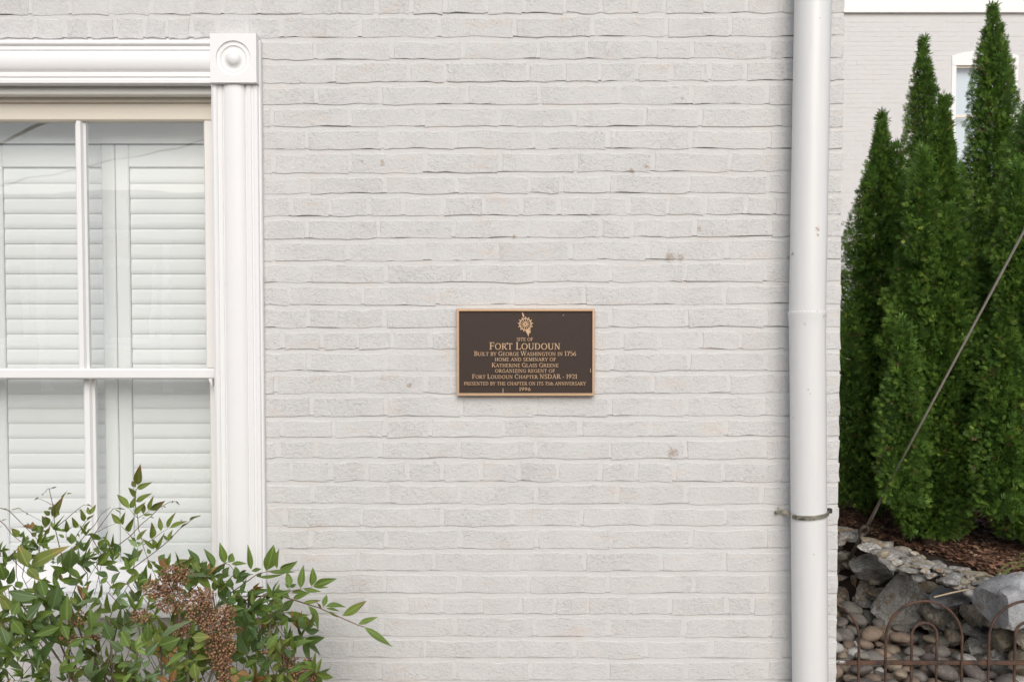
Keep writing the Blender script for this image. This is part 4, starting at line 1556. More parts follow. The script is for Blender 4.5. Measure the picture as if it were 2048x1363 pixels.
def thuja(name, label, px, py_top, base_py, D, half, n_spray, seed, lobes=(), lean=0.0, bot=.10, trunk_px=None, openness=.0):
    """half: list of (fraction of height, half width in photo pixels)."""
    rg = np.random.default_rng(seed)
    n_spray = int(n_spray * 3.3)
    Y = D + CAM_Y
    s = D / F_PX
    top = P(px, py_top + 16, Y)
    bx = (trunk_px if trunk_px else px)
    base = P(bx, base_py, Y)
    zb_ = bed_z(base.x, base.y)[0]
    tree = empty(name, (base.x, base.y, zb_ - .02), label, 'tree', 'conical evergreens in the mulch bed')
    H = top.z - zb_
    hf = np.array([h for h, _ in half]); hw = np.maximum(np.array([w_ for _, w_ in half]) - 7.0, 6.0) * s
    VS, FS, TS = [], [], []
    nv = 0
    def lobe(cx, cy, z0, z1, hf, hw, n, x_top):
        nonlocal nv
        # heights weighted by circumference
        hs = np.linspace(0, 1, 200)
        rad = np.interp(hs, hf, hw)
        pdf = (rad + .012); pdf /= pdf.sum()
        h = rg.choice(hs, n, p=pdf) + rg.uniform(-.0025, .0025, n)
        h = np.clip(h, 0, 1)
        a = rg.uniform(0, 2 * np.pi, n)
        # lumpy outline
        lump = 1 + .12 * np.sin(a * 3 + h * 17 + seed) + .11 * np.sin(a * 6 - h * 37 + seed * 2) + .09 * np.sin(a * 4 + h * 71 + seed * 3)
        R0 = np.interp(h, hf, hw) * lump
        depth = 1 - np.abs(rg.normal(0, .16, n))
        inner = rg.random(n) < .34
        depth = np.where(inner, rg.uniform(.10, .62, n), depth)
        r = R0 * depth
        axx = cx + (x_top - cx) * h
        pos = np.stack([axx + r * np.cos(a), cy + r * np.sin(a), z0 + (z1 - z0) * h], 1)
        out = np.stack([np.cos(a), np.sin(a), np.zeros(n)], 1)
        up = np.array([0, 0, 1.0])
        lift = rg.uniform(-.15, 1.0, n) + 1.6 * np.clip(h - .75, 0, 1) * 4 * .6
        d = out * rg.uniform(.5, 1.0, n)[:, None] + up * lift[:, None] + rg.normal(0, .30, (n, 3))
        d /= np.linalg.norm(d, axis=1)[:, None]
        # fan plane roughly radial and vertical, with a random twist
        side = np.cross(d, out + rg.normal(0, .55, (n, 3)))
        nrm = side / np.maximum(np.linalg.norm(side, axis=1), 1e-4)[:, None]
        tw = rg.normal(0, .9, n)
        b_ = np.cross(d, nrm)
        nr = nrm * np.cos(tw)[:, None] + b_ * np.sin(tw)[:, None]
        sdv = np.cross(nr, d)
        size = rg.uniform(.017, .036, n) * np.where(inner, 1.9, 1.0)
        tint_c = np.where(inner, -.1, 0) + .38 + .14 * np.sin(a * 4 + h * 23 + seed) + .22 * (depth - .8)  # young outer tips lighter; shade inside the crown put into the tint
        for k, (tv, tf) in enumerate(TEMPL):
            idx = np.where(np.arange(n) % len(TEMPL) == k)[0]
            m = len(idx)
            if m == 0: continue
            loc = tv[None, :, :] * size[idx][:, None, None]
            w = pos[idx][:, None, :] + loc[:, :, 0:1] * sdv[idx][:, None, :] + loc[:, :, 1:2] * nr[idx][:, None, :] + loc[:, :, 2:3] * d[idx][:, None, :]
            VS.append(w.reshape(-1, 3))
            FS.append((tf[None] + (np.arange(m) * len(tv))[:, None, None] + nv).reshape(-1, 4))
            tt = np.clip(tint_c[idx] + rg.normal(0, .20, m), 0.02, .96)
            tt = np.where(rg.random(m) < .02, 1.0, tt)
            TS.append(np.repeat(tt, len(tv)))
            nv += m * len(tv)
    lobe(base.x, base.y, zb_ + bot * H * .3, top.z, hf, hw, n_spray, top.x)
    for (lpx, lpy, lbase_py, lhalf, ln, dd) in lobes:
        Yl = Y + dd
        lt = P(lpx, lpy, Yl); lb = P(lpx, lbase_py, Yl)
        sl = (Yl - CAM_Y) / F_PX
        ln = int(ln * 2.4)
        lobe(lt.x, Yl, lb.z, lt.z, np.array([0, .3, .7, .92, 1.0]), np.array([.75, 1.0, .62, .25, .05]) * lhalf * sl, ln, lt.x)
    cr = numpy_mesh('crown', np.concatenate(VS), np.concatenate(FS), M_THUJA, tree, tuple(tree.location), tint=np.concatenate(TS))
    b = MB()
    b.tube([Vector((base.x, base.y, zb_ - .02)), Vector((base.x, base.y, zb_ + H * .4)), Vector(((base.x + top.x) / 2, base.y, zb_ + H * .7)), Vector((top.x, base.y, top.z - .05))], [.035, .024, .014, .003], 8)
    tr_ = b.build('trunk', M_BARK, tree, smooth=True)
    # limbs
    for i in range(14):
        h = .12 + .055 * i; a = i * 2.4
        r = float(np.interp(h, hf, hw)) * .75
        p0 = Vector((base.x + (top.x - base.x) * h, base.y, zb_ + H * h))
        b = MB(); b.tube([p0, p0 + Vector((math.cos(a) * r * .5, math.sin(a) * r * .5, r * .45)), p0 + Vector((math.cos(a) * r, math.sin(a) * r, r * 1.2))], [.008, .005, .002], 5)
        b.build('limb', M_BARK, tr_)
    return tree


thuja('evergreen_tree', 'conical evergreen nearest the house corner, its lowered tip left of the taller ones', 1764, 216, 1040, 4.75,
      [(0, 62), (.10, 92), (.30, 104), (.50, 92), (.68, 68), (.82, 44), (.91, 24), (.965, 12), (1, 3)], 9500, 1, trunk_px=1742, lobes=((1792, 290, 480, 26, 420, -.05), (1700, 620, 1000, 60, 1500, -.15)))
thuja('evergreen_tree', 'slender dark evergreen rising behind, its pointed tip left of the arched window', 1846, 66, 1050, 5.35,
      [(0, 70), (.15, 92), (.40, 88), (.60, 68), (.76, 50), (.87, 34), (.94, 20), (.975, 12), (1, 4)], 8000, 2, trunk_px=1850)
thuja('evergreen_tree', 'broad bright green evergreen in the middle of the row, with a second lower tip', 1888, 186, 1092, 4.22,
      [(0, 58), (.08, 88), (.25, 104), (.45, 100), (.62, 80), (.78, 50), (.90, 25), (.965, 12), (1, 4)], 11500, 3, trunk_px=1858,
      lobes=((1896, 412, 780, 58, 1700, -.13), (1846, 300, 520, 34, 700, -.10), (1810, 640, 1010, 50, 1200, -.16)))
thuja('evergreen_tree', 'tallest evergreen, its tip reaching the top edge in front of the arched window', 1986, 2, 1060, 4.95,
      [(0, 70), (.15, 98), (.40, 104), (.58, 84), (.72, 56), (.82, 46), (.90, 36), (.95, 24), (.98, 14), (1, 5)], 10500, 4, trunk_px=1990)
thuja('evergreen_tree', 'big evergreen cut by the right edge of the picture, behind the guy wire', 2092, 96, 1122, 3.98,
      [(0, 70), (.07, 108), (.22, 140), (.42, 146), (.60, 118), (.76, 80), (.89, 44), (.96, 20), (1, 4)], 13000, 5, trunk_px=2086,
      lobes=((2010, 610, 1030, 62, 1500, -.12), (2036, 330, 620, 40, 900, -.12)))

# ------------------------------------------------------------------ small things on the bed
M_TWIG = simple('pale_twig', (.45, .36, .24), .8, noise=.2, nscale=60)
def on_wall(px, py, zc):
    D = (CAM_Z - zc) / ((py - 628) / F_PX)
    return P(px, py, D + CAM_Y)
b = MB(); p0, p1 = on_wall(1971, 1148, .44), on_wall(1998, 1158, .44); b.tube([p0, (p0 + p1) / 2 + Vector((0, 0, .002)), p1], [.005, .0055, .004], 7)
tag(b.build('twig', M_TWIG, origin=p0), 'short pale broken stick lying on the mulch left of the boulder', 'twig')
b = MB(); pa, pb_, pc = on_wall(1868, 1193, .41), on_wall(1905, 1184, .415), on_wall(1957, 1173, .42); b.tube([pa, pb_, pc], [.003, .0035, .0015], 6)
tag(b.build('twig', M_TWIG, origin=pa), 'long thin dry stalk lying across the flat stones', 'twig')
t = NT('grass_blade')
M_GRASS = t.done((.16, .20, .06), .6)
gp = on_wall(1996, 1152, .44)
gt = empty('grass_tuft', gp, 'thin tuft of arching green grass blades above the whitish boulder', 'grass')
for (pts_) in ([(1994, 1150), (2004, 1135), (2020, 1124), (2048, 1122), (2070, 1126)], [(2000, 1152), (2012, 1140), (2030, 1132), (2056, 1132)], [(2036, 1130), (2038, 1115), (2044, 1106), (2060, 1104)], [(1992, 1150), (1988, 1138), (1982, 1128)], [(2006, 1150), (2022, 1136), (2044, 1128), (2072, 1136)]):
    vs, fs = [], []
    Yg = gp.y - .02
    for i, q in enumerate(pts_):
        w_ = 2.1 * (1 - i / len(pts_)) + .35
        vs += [P(q[0] - w_ * .4, q[1] - w_ * .7, Yg), P(q[0] + w_ * .4, q[1] + w_ * .7, Yg - .008)]
        if i: fs.append((2 * i - 2, 2 * i, 2 * i + 1, 2 * i - 1))
    b = MB(); b.add(vs, fs); b.build('blade', M_GRASS, gt, fix=False)

# ------------------------------------------------------------------ nandina shrub in front of the window
def leaf_mat(name, c0, c1, tip=None):
    t = NT(name)
    oc = t.n('TexCoord').outputs['Object']
    sep = t.n('SeparateXYZ'); t.link(oc, sep.inputs[0])
    r_ = t.rnd()
    c = t.mix(t.math('ADD', t.math('MULTIPLY', r_, .7), t.math('MULTIPLY', t.noise(35, 3, .6), .3)), c0, c1)
    if tip:
        c = t.mix(t.ramp(t.math('ADD', sep.outputs[1], t.math('MULTIPLY', t.noise(50, 2), .4)), [(.80, 0.0), (1.20, .9)]), c, tip)
    rib = t.ramp(t.math('ABSOLUTE', sep.outputs[0]), [(.012, .55), (.045, 0.0)])
    c = t.mix(rib, c, tuple(min(1, x * 1.9 + .05) for x in c1))
    veins = t.noise(26, 2, .5, vec=t.scaled(2.0, 1.0, 1.0, oc))
    pb = t.b
    t.put(pb.inputs['Base Color'], c); t.put(pb.inputs['Roughness'], .40); t.put(pb.inputs['Specular IOR Level'], .45)
    t.link(t.bump(veins, .35, .02), pb.inputs['Normal'])
    tl = t.n('BsdfTranslucent'); t.link(t.mix(.45, c, (.30, .36, .03)), tl.inputs['Color'])
    mx = t.n('MixShader'); mx.inputs[0].default_value = .34
    t.link(pb.outputs[0], mx.inputs[1]); t.link(tl.outputs[0], mx.inputs[2]); t.link(mx.outputs[0], t.out.inputs['Surface'])
    return t.mat


LM = {'g': leaf_mat('leaf_green', (.112, .192, .044), (.195, .29, .066)),
      'd': leaf_mat('leaf_dark', (.070, .134, .042), (.122, .20, .060)),
      'b': leaf_mat('leaf_blue_green', (.125, .20, .09), (.215, .30, .14)),
      'y': leaf_mat('leaf_yellow_green', (.17, .22, .045), (.25, .30, .08), (.36, .26, .08)),
      'o': leaf_mat('leaf_orange', (.30, .19, .07), (.38, .17, .07), (.34, .10, .06)),
      'r': leaf_mat('leaf_olive_red', (.085, .105, .022), (.14, .15, .035), (.20, .065, .03)),
      's': leaf_mat('leaf_spring', (.14, .205, .036), (.225, .29, .062), (.17, .11, .045))}


def leaf_geom(bend, fold, twist):
    """lanceolate leaflet, length 1 along y, width 1 across x, cupped along the midrib."""
    prof = [(0, .03), (.05, .10), (.14, .46), (.26, .82), (.38, .99), (.50, .96), (.62, .80), (.74, .57), (.86, .31), (.95, .11), (1.0, .0)]
    vs, fs = [], []
    for i, (s, w_) in enumerate(prof):
        z = -bend * s * s
        tw = twist * s
        for k in (-1, -.5, 0, .5, 1):
            x = k * w_ * .5
            zz_ = z + abs(x) * fold * (1 - .35 * abs(k))
            vs.append((x * math.cos(tw) - 0, s, zz_ + x * math.sin(tw)))
    for i in range(len(prof) - 1):
        for k in range(4):
            a = i * 5 + k
            fs.append((a, a + 1, a + 6, a + 5))
    return vs, fs


LEAVES = []
for (bd_, fo, tw) in ((.10, .35, .1), (.22, .30, -.2), (-.05, .45, .25), (.30, .25, .05), (.05, .6, -.1), (.16, .15, .35)):
    vs, fs = leaf_geom(bd_, fo, tw)
    me = bpy.data.meshes.new('leaf'); me.from_pydata(vs, [], fs); me.shade_smooth()
    me.materials.append(LM['g'])
    LEAVES.append((me, np.array(vs), np.array(fs)))

nd0 = P(300, 1300, -.42)
bush = empty('nandina_shrub', (nd0.x, -.42, 0), 'leafy shrub with slender leaflets and rusty berry clusters in front of the window', 'shrub')
M_STEM = simple('nandina_stem', (.16, .095, .065), .7, noise=.3, nscale=60)
M_CANE = simple('nandina_cane', (.15, .12, .085), .8, noise=.3, nscale=40)
lr = random.Random(77)
n_leaf = 0
REST = {}


def leaf(bx, by, tx, ty, w_, cls, Y, dY=None, tilt=None):
    """leaflet from pixel (bx,by) to (tx,ty), apparent width w_ px, on plane y=Y."""
    global n_leaf
    p0 = P(bx, by, Y)
    d_ = lr.uniform(-.03, .02) if dY is None else dY
    p1 = P(tx, ty, Y + d_)
    ax = p1 - p0
    L = ax.length
    ax.normalize()
    view = (Vector((0, CAM_Y, CAM_Z)) - p0).normalized()
    n_ = (view - ax * view.dot(ax)).normalized()
    ti = lr.gauss(0, .38) if tilt is None else tilt
    ti = max(-.9, min(.9, ti))
    n_ = Matrix.Rotation(ti, 3, ax) @ n_
    n_ = (n_ + Vector((0, 0, .25))).normalized()
    n_ = (n_ - ax * n_.dot(ax)).normalized()
    x_ = ax.cross(n_)
    W = w_ * (Y - CAM_Y) / F_PX / max(.55, math.cos(ti)) * 1.06
    M = Matrix(((x_.x * W, ax.x * L, n_.x * L, p0.x), (x_.y * W, ax.y * L, n_.y * L, p0.y), (x_.z * W, ax.z * L, n_.z * L, p0.z), (0, 0, 0, 1)))
    me, lv, lf = lr.choice(LEAVES)
    if n_leaf < 300:
        o = bpy.data.objects.new('leaf', me); COL.objects.link(o)
        o.material_slots[0].link = 'OBJECT'; o.material_slots[0].material = LM[cls]
        o.parent = bush
        o.matrix_local = Matrix.Translation(-bush.location) @ M
        n_leaf += 1
    else:
        A = np.array(M)
        REST.setdefault(cls, []).append((lv @ A[:3, :3].T + A[:3, 3], lf))


def stem(pts, rad, mat_=None, parent=bush, name='stem'):
    b = MB()
    n_ = len(pts)
    b.tube(pts, [rad * (1 - .55 * i / max(1, n_ - 1)) for i in range(n_)], 6)
    return b.build(name, mat_ or M_STEM, parent, smooth=True)


def zoomed(ox, oy, sc, Y, rows, default='g'):
    for q in rows:
        cls = q[5] if len(q) > 5 else default
        Yq = q[6] if len(q) > 6 else Y + lr.uniform(-.02, .02)
        leaf(ox + q[0] / sc, oy + q[1] / sc, ox + q[2] / sc, oy + q[3] / sc, q[4] / sc, cls, Yq)


def zstem(ox, oy, sc, Y, pts, rad=.0016, dy=.0):
    stem([P(ox + x / sc, oy + y / sc, Y + dy * i) for i, (x, y) in enumerate(pts)], rad)


# branch reaching right over the brick wall
zoomed(440, 1060, 4.497, -.34, [
    (45, 300, 0, 110, 66), (75, 290, 115, 200, 60), (100, 300, 250, 300, 42), (0, 350, 50, 310, 34), (30, 415, 75, 320, 42), (145, 440, 145, 320, 54),
    (280, 355, 255, 145, 52), (280, 365, 375, 345, 34), (415, 365, 497, 155, 90), (512, 345, 518, 168, 56), (535, 350, 700, 278, 64), (430, 370, 665, 375, 32),
    (330, 415, 375, 378, 32, 'd'), (330, 415, 575, 415, 24), (135, 480, 265, 375, 54, 'd'), (30, 640, 10, 440, 80, 'd'), (625, 515, 612, 365, 52), (625, 515, 690, 478, 32),
    (620, 520, 585, 475, 20), (725, 525, 748, 310, 66), (822, 505, 830, 325, 56), (830, 505, 1055, 430, 66), (840, 510, 985, 510, 16), (745, 522, 895, 555, 28),
    (640, 555, 790, 550, 30), (655, 610, 800, 560, 44), (630, 600, 550, 560, 24), (440, 680, 580, 590, 74), (565, 725, 665, 615, 78, 'd'), (235, 580, 450, 530, 62, 'd'),
    (340, 640, 470, 625, 38, 'b'), (745, 645, 910, 630, 30, 's'), (790, 670, 940, 900, 66), (930, 690, 960, 565, 46), (945, 685, 1135, 650, 52), (950, 700, 1090, 715, 26),
    (905, 700, 870, 645, 20, 'r'), (960, 725, 1065, 785, 28), (1095, 770, 1320, 640, 62, 's'), (1240, 845, 1410, 770, 50), (1290, 860, 1550, 1048, 56),
    (430, 760, 590, 735, 48, 's'), (440, 760, 700, 840, 78, 'd'), (585, 730, 880, 838, 52), (440, 770, 490, 895, 78, 'y'), (340, 840, 470, 840, 42, 's')], 'g')
zoomed(440, 1060, 4.497, -.44, [
    (420, 1070, 520, 935, 78), (570, 1045, 652, 895, 74), (630, 1060, 855, 992, 80), (640, 1150, 565, 1060, 64, 'b'), (430, 1090, 560, 1165, 74), (610, 1270, 860, 1160, 64),
    (690, 1363, 830, 1260, 74), (470, 1260, 545, 1185, 58, 'y'), (330, 1190, 460, 1265, 68, 'b'), (455, 1363, 395, 1275, 58, 'y'), (180, 1310, 120, 1370, 54, 'o'), (170, 1260, 260, 1300, 54, 'o'),
    (580, 1300, 670, 1340, 34, 'y'), (590, 1260, 690, 1320, 54), (330, 940, 250, 840, 84, 'd'), (260, 1110, 180, 920, 90, 'd'), (290, 1100, 350, 930, 84, 'd'), (240, 1000, 320, 860, 80, 'd'),
    (180, 740, 300, 820, 70, 'd'), (150, 650, 60, 620, 60, 'd'), (150, 760, 260, 700, 64, 'd'), (380, 1000, 440, 960, 50, 'd'), (220, 1230, 330, 1160, 64), (110, 1180, 210, 1120, 60, 'd'),
    (520, 1380, 560, 1280, 60, 's'), (130, 1060, 60, 960, 70, 'd'), (330, 1060, 400, 1000, 60, 'd')])
zstem(440, 1060, 4.497, -.34, [(200, 640), (300, 598), (440, 582), (560, 592), (700, 635), (890, 695), (1060, 770), (1240, 850), (1300, 868)], .0024)
zstem(440, 1060, 4.497, -.34, [(560, 600), (630, 545), (730, 525), (830, 510)], .0014)
zstem(440, 1060, 4.497, -.34, [(100, 560), (240, 460), (330, 395), (415, 372), (520, 355)], .0016)
zstem(440, 1060, 4.497, -.36, [(150, 580), (200, 610), (300, 650), (410, 755), (560, 735)], .0018)
zstem(440, 1060, 4.497, -.34, [(620, 550), (625, 515)], .0010)
zstem(440, 1060, 4.497, -.34, [(895, 700), (940, 690)], .0010)
zstem(440, 1060, 4.497, -.34, [(60, 480), (100, 420), (140, 380), (80, 300)], .0014)
# tall sprig in front of the shutter
zoomed(220, 920, 6.196, -.30, [
    (340, 310, 370, 60, 100, 'r'), (325, 335, 262, 250, 58, 'r'), (330, 350, 475, 290, 64, 's'), (305, 460, 220, 335, 52, 's'), (315, 510, 490, 420, 66, 's'), (240, 600, 85, 410, 76, 's'),
    (245, 595, 320, 475, 56, 's'), (305, 670, 400, 545, 68, 's'), (415, 670, 415, 520, 55, 'r'), (480, 620, 508, 475, 52, 's'), (490, 620, 685, 500, 76, 'r'), (415, 675, 515, 672, 28, 's'),
    (135, 790, 5, 655, 74, 's'), (150, 800, 200, 625, 58, 's'), (222, 885, 298, 705, 68, 's'), (325, 990, 445, 850, 66, 's'), (515, 975, 518, 765, 80, 's'), (635, 880, 610, 700, 58, 's'),
    (710, 840, 762, 670, 56, 's'), (735, 840, 975, 755, 70, 's'), (710, 1000, 770, 865, 48, 's'), (705, 1000, 665, 920, 32, 'g'), (710, 1000, 795, 920, 32, 's'), (570, 1110, 655, 945, 44, 's'),
    (560, 1090, 540, 970, 64, 's'), (550, 1105, 390, 965, 46, 's'), (500, 1160, 460, 1090, 44, 'g'), (280, 1260, 400, 1100, 80, 's'), (265, 1270, 230, 1175, 54, 'g'), (520, 1350, 470, 1220, 54, 's'),
    (870, 830, 975, 775, 22, 's'), (890, 770, 880, 735, 14, 's'), (260, 950, 330, 1010, 36, 's'), (370, 1060, 330, 1000, 34, 's'),
    (980, 745, 1130, 680, 16, 'g'), (780, 500, 760, 545, 14, 'g'), (820, 505, 860, 550, 16, 'g'), (650, 570, 705, 580, 14, 'g'), (630, 580, 665, 610, 14, 'g'), (490, 700, 555, 710, 16, 'g'), (440, 715, 390, 715, 12, 'g')])
zoomed(220, 920, 6.196, -.38, [
    (1120, 1300, 960, 1070, 80, 'd'), (1120, 1340, 1205, 1250, 76, 'd'), (1300, 1330, 1180, 1070, 90, 'g'), (1310, 1360, 1440, 1290, 64, 'd'), (1300, 1350, 1210, 1300, 38, 'd'),
    (740, 1340, 590, 1180, 104, 'o'), (840, 1340, 980, 1235, 100, 'o'), (720, 1310, 728, 1180, 48, 'g'), (845, 1280, 812, 1130, 30, 'd'), (610, 1240, 680, 1160, 70, 'd'), (1060, 1360, 1020, 1290, 40, 'd'),
    (980, 1280, 985, 1200, 26, 'd'), (560, 1290, 515, 1250, 40, 'd')])
zstem(220, 920, 6.196, -.30, [(325, 350), (310, 480), (320, 600), (345, 720), (355, 860), (400, 1000), (410, 1060), (460, 1200), (540, 1380), (640, 1620)], .0014)
zstem(220, 920, 6.196, -.30, [(345, 715), (290, 660), (240, 600)], .0009)
zstem(220, 920, 6.196, -.30, [(345, 715), (450, 650), (500, 620)], .0009)
zstem(220, 920, 6.196, -.30, [(230, 1370), (290, 1330), (560, 1130), (720, 1000), (860, 850), (980, 760), (1060, 700), (1120, 680)], .0014)
zstem(220, 920, 6.196, -.31, [(-80, 1200), (60, 1080), (250, 940), (380, 800), (520, 680), (620, 580), (750, 510), (820, 510), (855, 545)], .0013)
zstem(220, 920, 6.196, -.30, [(405, 1050), (540, 970), (640, 890), (720, 845)], .0010)
zstem(220, 920, 6.196, -.30, [(270, 950), (200, 880), (140, 810)], .0010)
zstem(220, 920, 6.196, -.36, [(1000, 1400), (1110, 1340), (1300, 1340), (1420, 1280), (1480, 1290)], .0014)
# left part
zoomed(0, 920, 6.196, -.34, [
    (820, 890, 820, 735, 60, 's'), (815, 890, 760, 820, 32, 's'), (820, 890, 875, 830, 28, 's'), (945, 840, 900, 710, 60, 's'), (950, 840, 980, 790, 28, 's'), (1045, 755, 1015, 635, 60, 's'),
    (1105, 675, 1085, 575, 42, 's'), (1110, 675, 1190, 540, 54, 's'), (235, 950, 150, 840, 84, 's'), (245, 955, 300, 880, 44, 'g'), (640, 700, 760, 480, 84, 'r'), (680, 720, 690, 520, 76, 's'),
    (620, 680, 555, 625, 54, 'g'), (640, 610, 600, 570, 44, 's'), (690, 690, 745, 630, 44, 's'), (560, 840, 525, 680, 84, 's'), (590, 810, 560, 690, 54, 's'), (470, 870, 370, 800, 84, 's'),
    (520, 900, 450, 800, 94, 'g'), (600, 990, 690, 915, 58, 'g'), (800, 960, 720, 905, 34, 'g'), (890, 1040, 890, 900, 88, 'g'), (985, 950, 985, 905, 42, 's'), (410, 1080, 400, 990, 84, 's'),
    (590, 1080, 500, 1010, 64, 'd'), (880, 1130, 1040, 1010, 58, 'g'), (1310, 1160, 1220, 990, 68, 'd'), (1500, 1150, 1390, 980, 64, 'd'), (1330, 1170, 1480, 1140, 74, 'g'), (660, 700, 720, 560, 60, 's'),
    (450, 940, 390, 890, 54, 's'), (560, 920, 620, 830, 50, 'r'), (300, 1010, 350, 930, 44, 's'), (480, 960, 520, 880, 44, 'r'), (860, 990, 840, 930, 50, 's'), (1040, 860, 1110, 750, 40, 's'), (1000, 920, 1080, 820, 36, 's'), (1080, 740, 1150, 680, 34, 's'),
    (540, 410, 520, 430, 16, 'r'), (570, 385, 580, 410, 14, 'r'), (640, 345, 710, 325, 14, 'r'), (480, 460, 430, 490, 16, 's'), (830, 415, 890, 408, 20, 's'), (760, 460, 810, 410, 20, 's'), (1080, 550, 1135, 570, 18, 's'), (940, 630, 935, 655, 14, 'd'), (980, 610, 1020, 640, 16, 's'), (1440, 590, 1550, 605, 18, 'g'), (1420, 605, 1500, 645, 14, 'g'),
    (330, 650, 345, 680, 14, 'd'), (170, 605, 240, 590, 18, 's'), (40, 590, 120, 640, 18, 's'), (20, 745, 70, 730, 16, 's')], 's')
zoomed(0, 920, 6.196, -.62, [(345, 1310, 225, 1050, 158, 'y'), (375, 1310, 735, 1085, 158, 'y'), (340, 1330, 490, 1480, 120, 'y')])
zoomed(0, 920, 6.196, -.50, [(860, 1340, 910, 1110, 145, 'd')])
zstem(0, 920, 6.196, -.34, [(800, 1330), (770, 1200), (720, 1000), (680, 830), (655, 560), (610, 360), (600, 345)], .0016)
zstem(0, 920, 6.196, -.34, [(640, 550), (570, 510), (500, 480), (435, 475)], .0008)
zstem(0, 920, 6.196, -.34, [(600, 345), (570, 375), (540, 410)], .0008)
zstem(0, 920, 6.196, -.34, [(612, 358), (650, 335), (705, 325)], .0008)
zstem(0, 920, 6.196, -.34, [(680, 840), (830, 720), (930, 630), (1040, 550), (1130, 560)], .0011)
zstem(0, 920, 6.196, -.34, [(0, 590), (110, 620), (250, 760), (400, 910), (480, 1000), (560, 1120)], .0012)
zstem(0, 920, 6.196, -.34, [(0, 745), (60, 800), (150, 920), (250, 1000), (380, 1060)], .0012)
zstem(0, 920, 6.196, -.34, [(150, 610), (230, 590), (340, 660), (530, 760)], .0009)
zstem(0, 920, 6.196, -.34, [(1010, 1280), (1040, 1180), (1170, 910), (1280, 760), (1400, 600), (1480, 590), (1550, 605)], .0013)
zstem(0, 920, 6.196, -.33, [(850, 1160), (900, 1110), (1080, 900), (1180, 790), (1250, 670), (1370, 580)], .0012)
zstem(0, 920, 6.196, -.34, [(1180, 900), (1330, 820), (1440, 780)], .0009)
zstem(0, 920, 6.196, -.34, [(380, 1150), (430, 1070), (520, 950), (600, 850), (650, 740)], .0014)
zstem(0, 920, 6.196, -.34, [(930, 960), (1060, 760), (1150, 690)], .0009)
zstem(0, 920, 6.196, -.34, [(820, 960), (820, 890)], .0008)
# middle and lower left
zoomed(0, 1120, 6.196, -.50, [
    (490, 450, 20, 400, 104, 'b'), (560, 450, 490, 200, 114, 'g'), (640, 600, 745, 310, 134, 'd'), (330, 740, 550, 500, 134, 'b'), (440, 745, 680, 620, 104, 'g'), (830, 760, 830, 420, 134, 'g'),
    (940, 560, 1245, 440, 78, 'b'), (945, 550, 860, 450, 64, 's'), (150, 680, 240, 500, 104, 'g'), (150, 730, 300, 930, 114, 'g'), (130, 610, 0, 450, 104, 'y'), (90, 1050, 20, 820, 104, 'b'),
    (740, 820, 420, 940, 114, 'g'), (560, 830, 350, 770, 94, 'd'), (770, 800, 850, 950, 94, 'g'), (1130, 850, 1140, 600, 94, 'g'), (1110, 870, 990, 890, 54, 'g'), (1130, 900, 1290, 830, 64, 'b'),
    (1380, 980, 1290, 770, 144, 'd'), (850, 1050, 1040, 980, 84, 'g'), (1050, 990, 1200, 1030, 74, 'b'), (1490, 880, 1611, 1060, 114, 'g'), (1530, 1120, 1370, 1010, 94, 'b'), (1390, 1260, 1520, 1160, 84, 'b'),
    (1450, 1310, 1611, 1270, 74, 'g'), (700, 1010, 560, 960, 70, 'd'), (1340, 200, 1200, 130, 74, 'd'), (1240, 290, 1340, 200, 60, 'g'), (840, 300, 1000, 260, 64, 'd'), (60, 250, 20, 60, 110, 'g'), (120, 300, 160, 120, 90, 'd'),
    (260, 350, 200, 240, 80, 'g'), (20, 720, 140, 650, 70, 'd'), (250, 1030, 330, 900, 80, 'd'), (420, 1050, 520, 950, 80, 'g'), (170, 1060, 250, 980, 60, 's')])
zoomed(240, 1130, 5.85, -.59, [
    (470, 880, 740, 610, 78, 'b'), (455, 930, 690, 880, 114, 'g'), (300, 1060, 450, 900, 94, 'b'), (840, 840, 1045, 835, 104, 'y'), (840, 990, 1045, 845, 78, 's'), (770, 1020, 520, 1160, 104, 'g'),
    (850, 1110, 650, 1155, 68, 's'), (865, 1105, 1045, 1080, 68, 's'), (865, 1140, 890, 1370, 120, 's'), (790, 990, 670, 910, 74, 'g'), (830, 800, 870, 660, 64, 'g'), (640, 1020, 635, 900, 54, 'o'),
    (660, 1200, 590, 1370, 78, 'o'), (320, 900, 335, 690, 84, 'g'), (110, 950, 10, 770, 114, 'g'), (260, 1200, 365, 1095, 68, 'b'), (190, 1130, 0, 1170, 74, 'b'), (240, 1215, 50, 1215, 44, 'b'),
    (190, 1110, 90, 1030, 64, 'g'), (195, 1120, 290, 1080, 54, 'b'), (290, 1310, 400, 1275, 54, 'b'), (280, 1310, 150, 1295, 48, 'b'), (560, 1363, 430, 1300, 64, 'o'), (780, 1240, 770, 1160, 62, 'y'),
    (650, 1190, 780, 1160, 54, 'y'), (1360, 1270, 1330, 1380, 94, 'o'), (1370, 1260, 1520, 1280, 74, 'o'), (1360, 1250, 1290, 1200, 74, 'y'), (900, 990, 850, 1030, 70, 'o'), (560, 1040, 640, 1040, 50, 'o')])
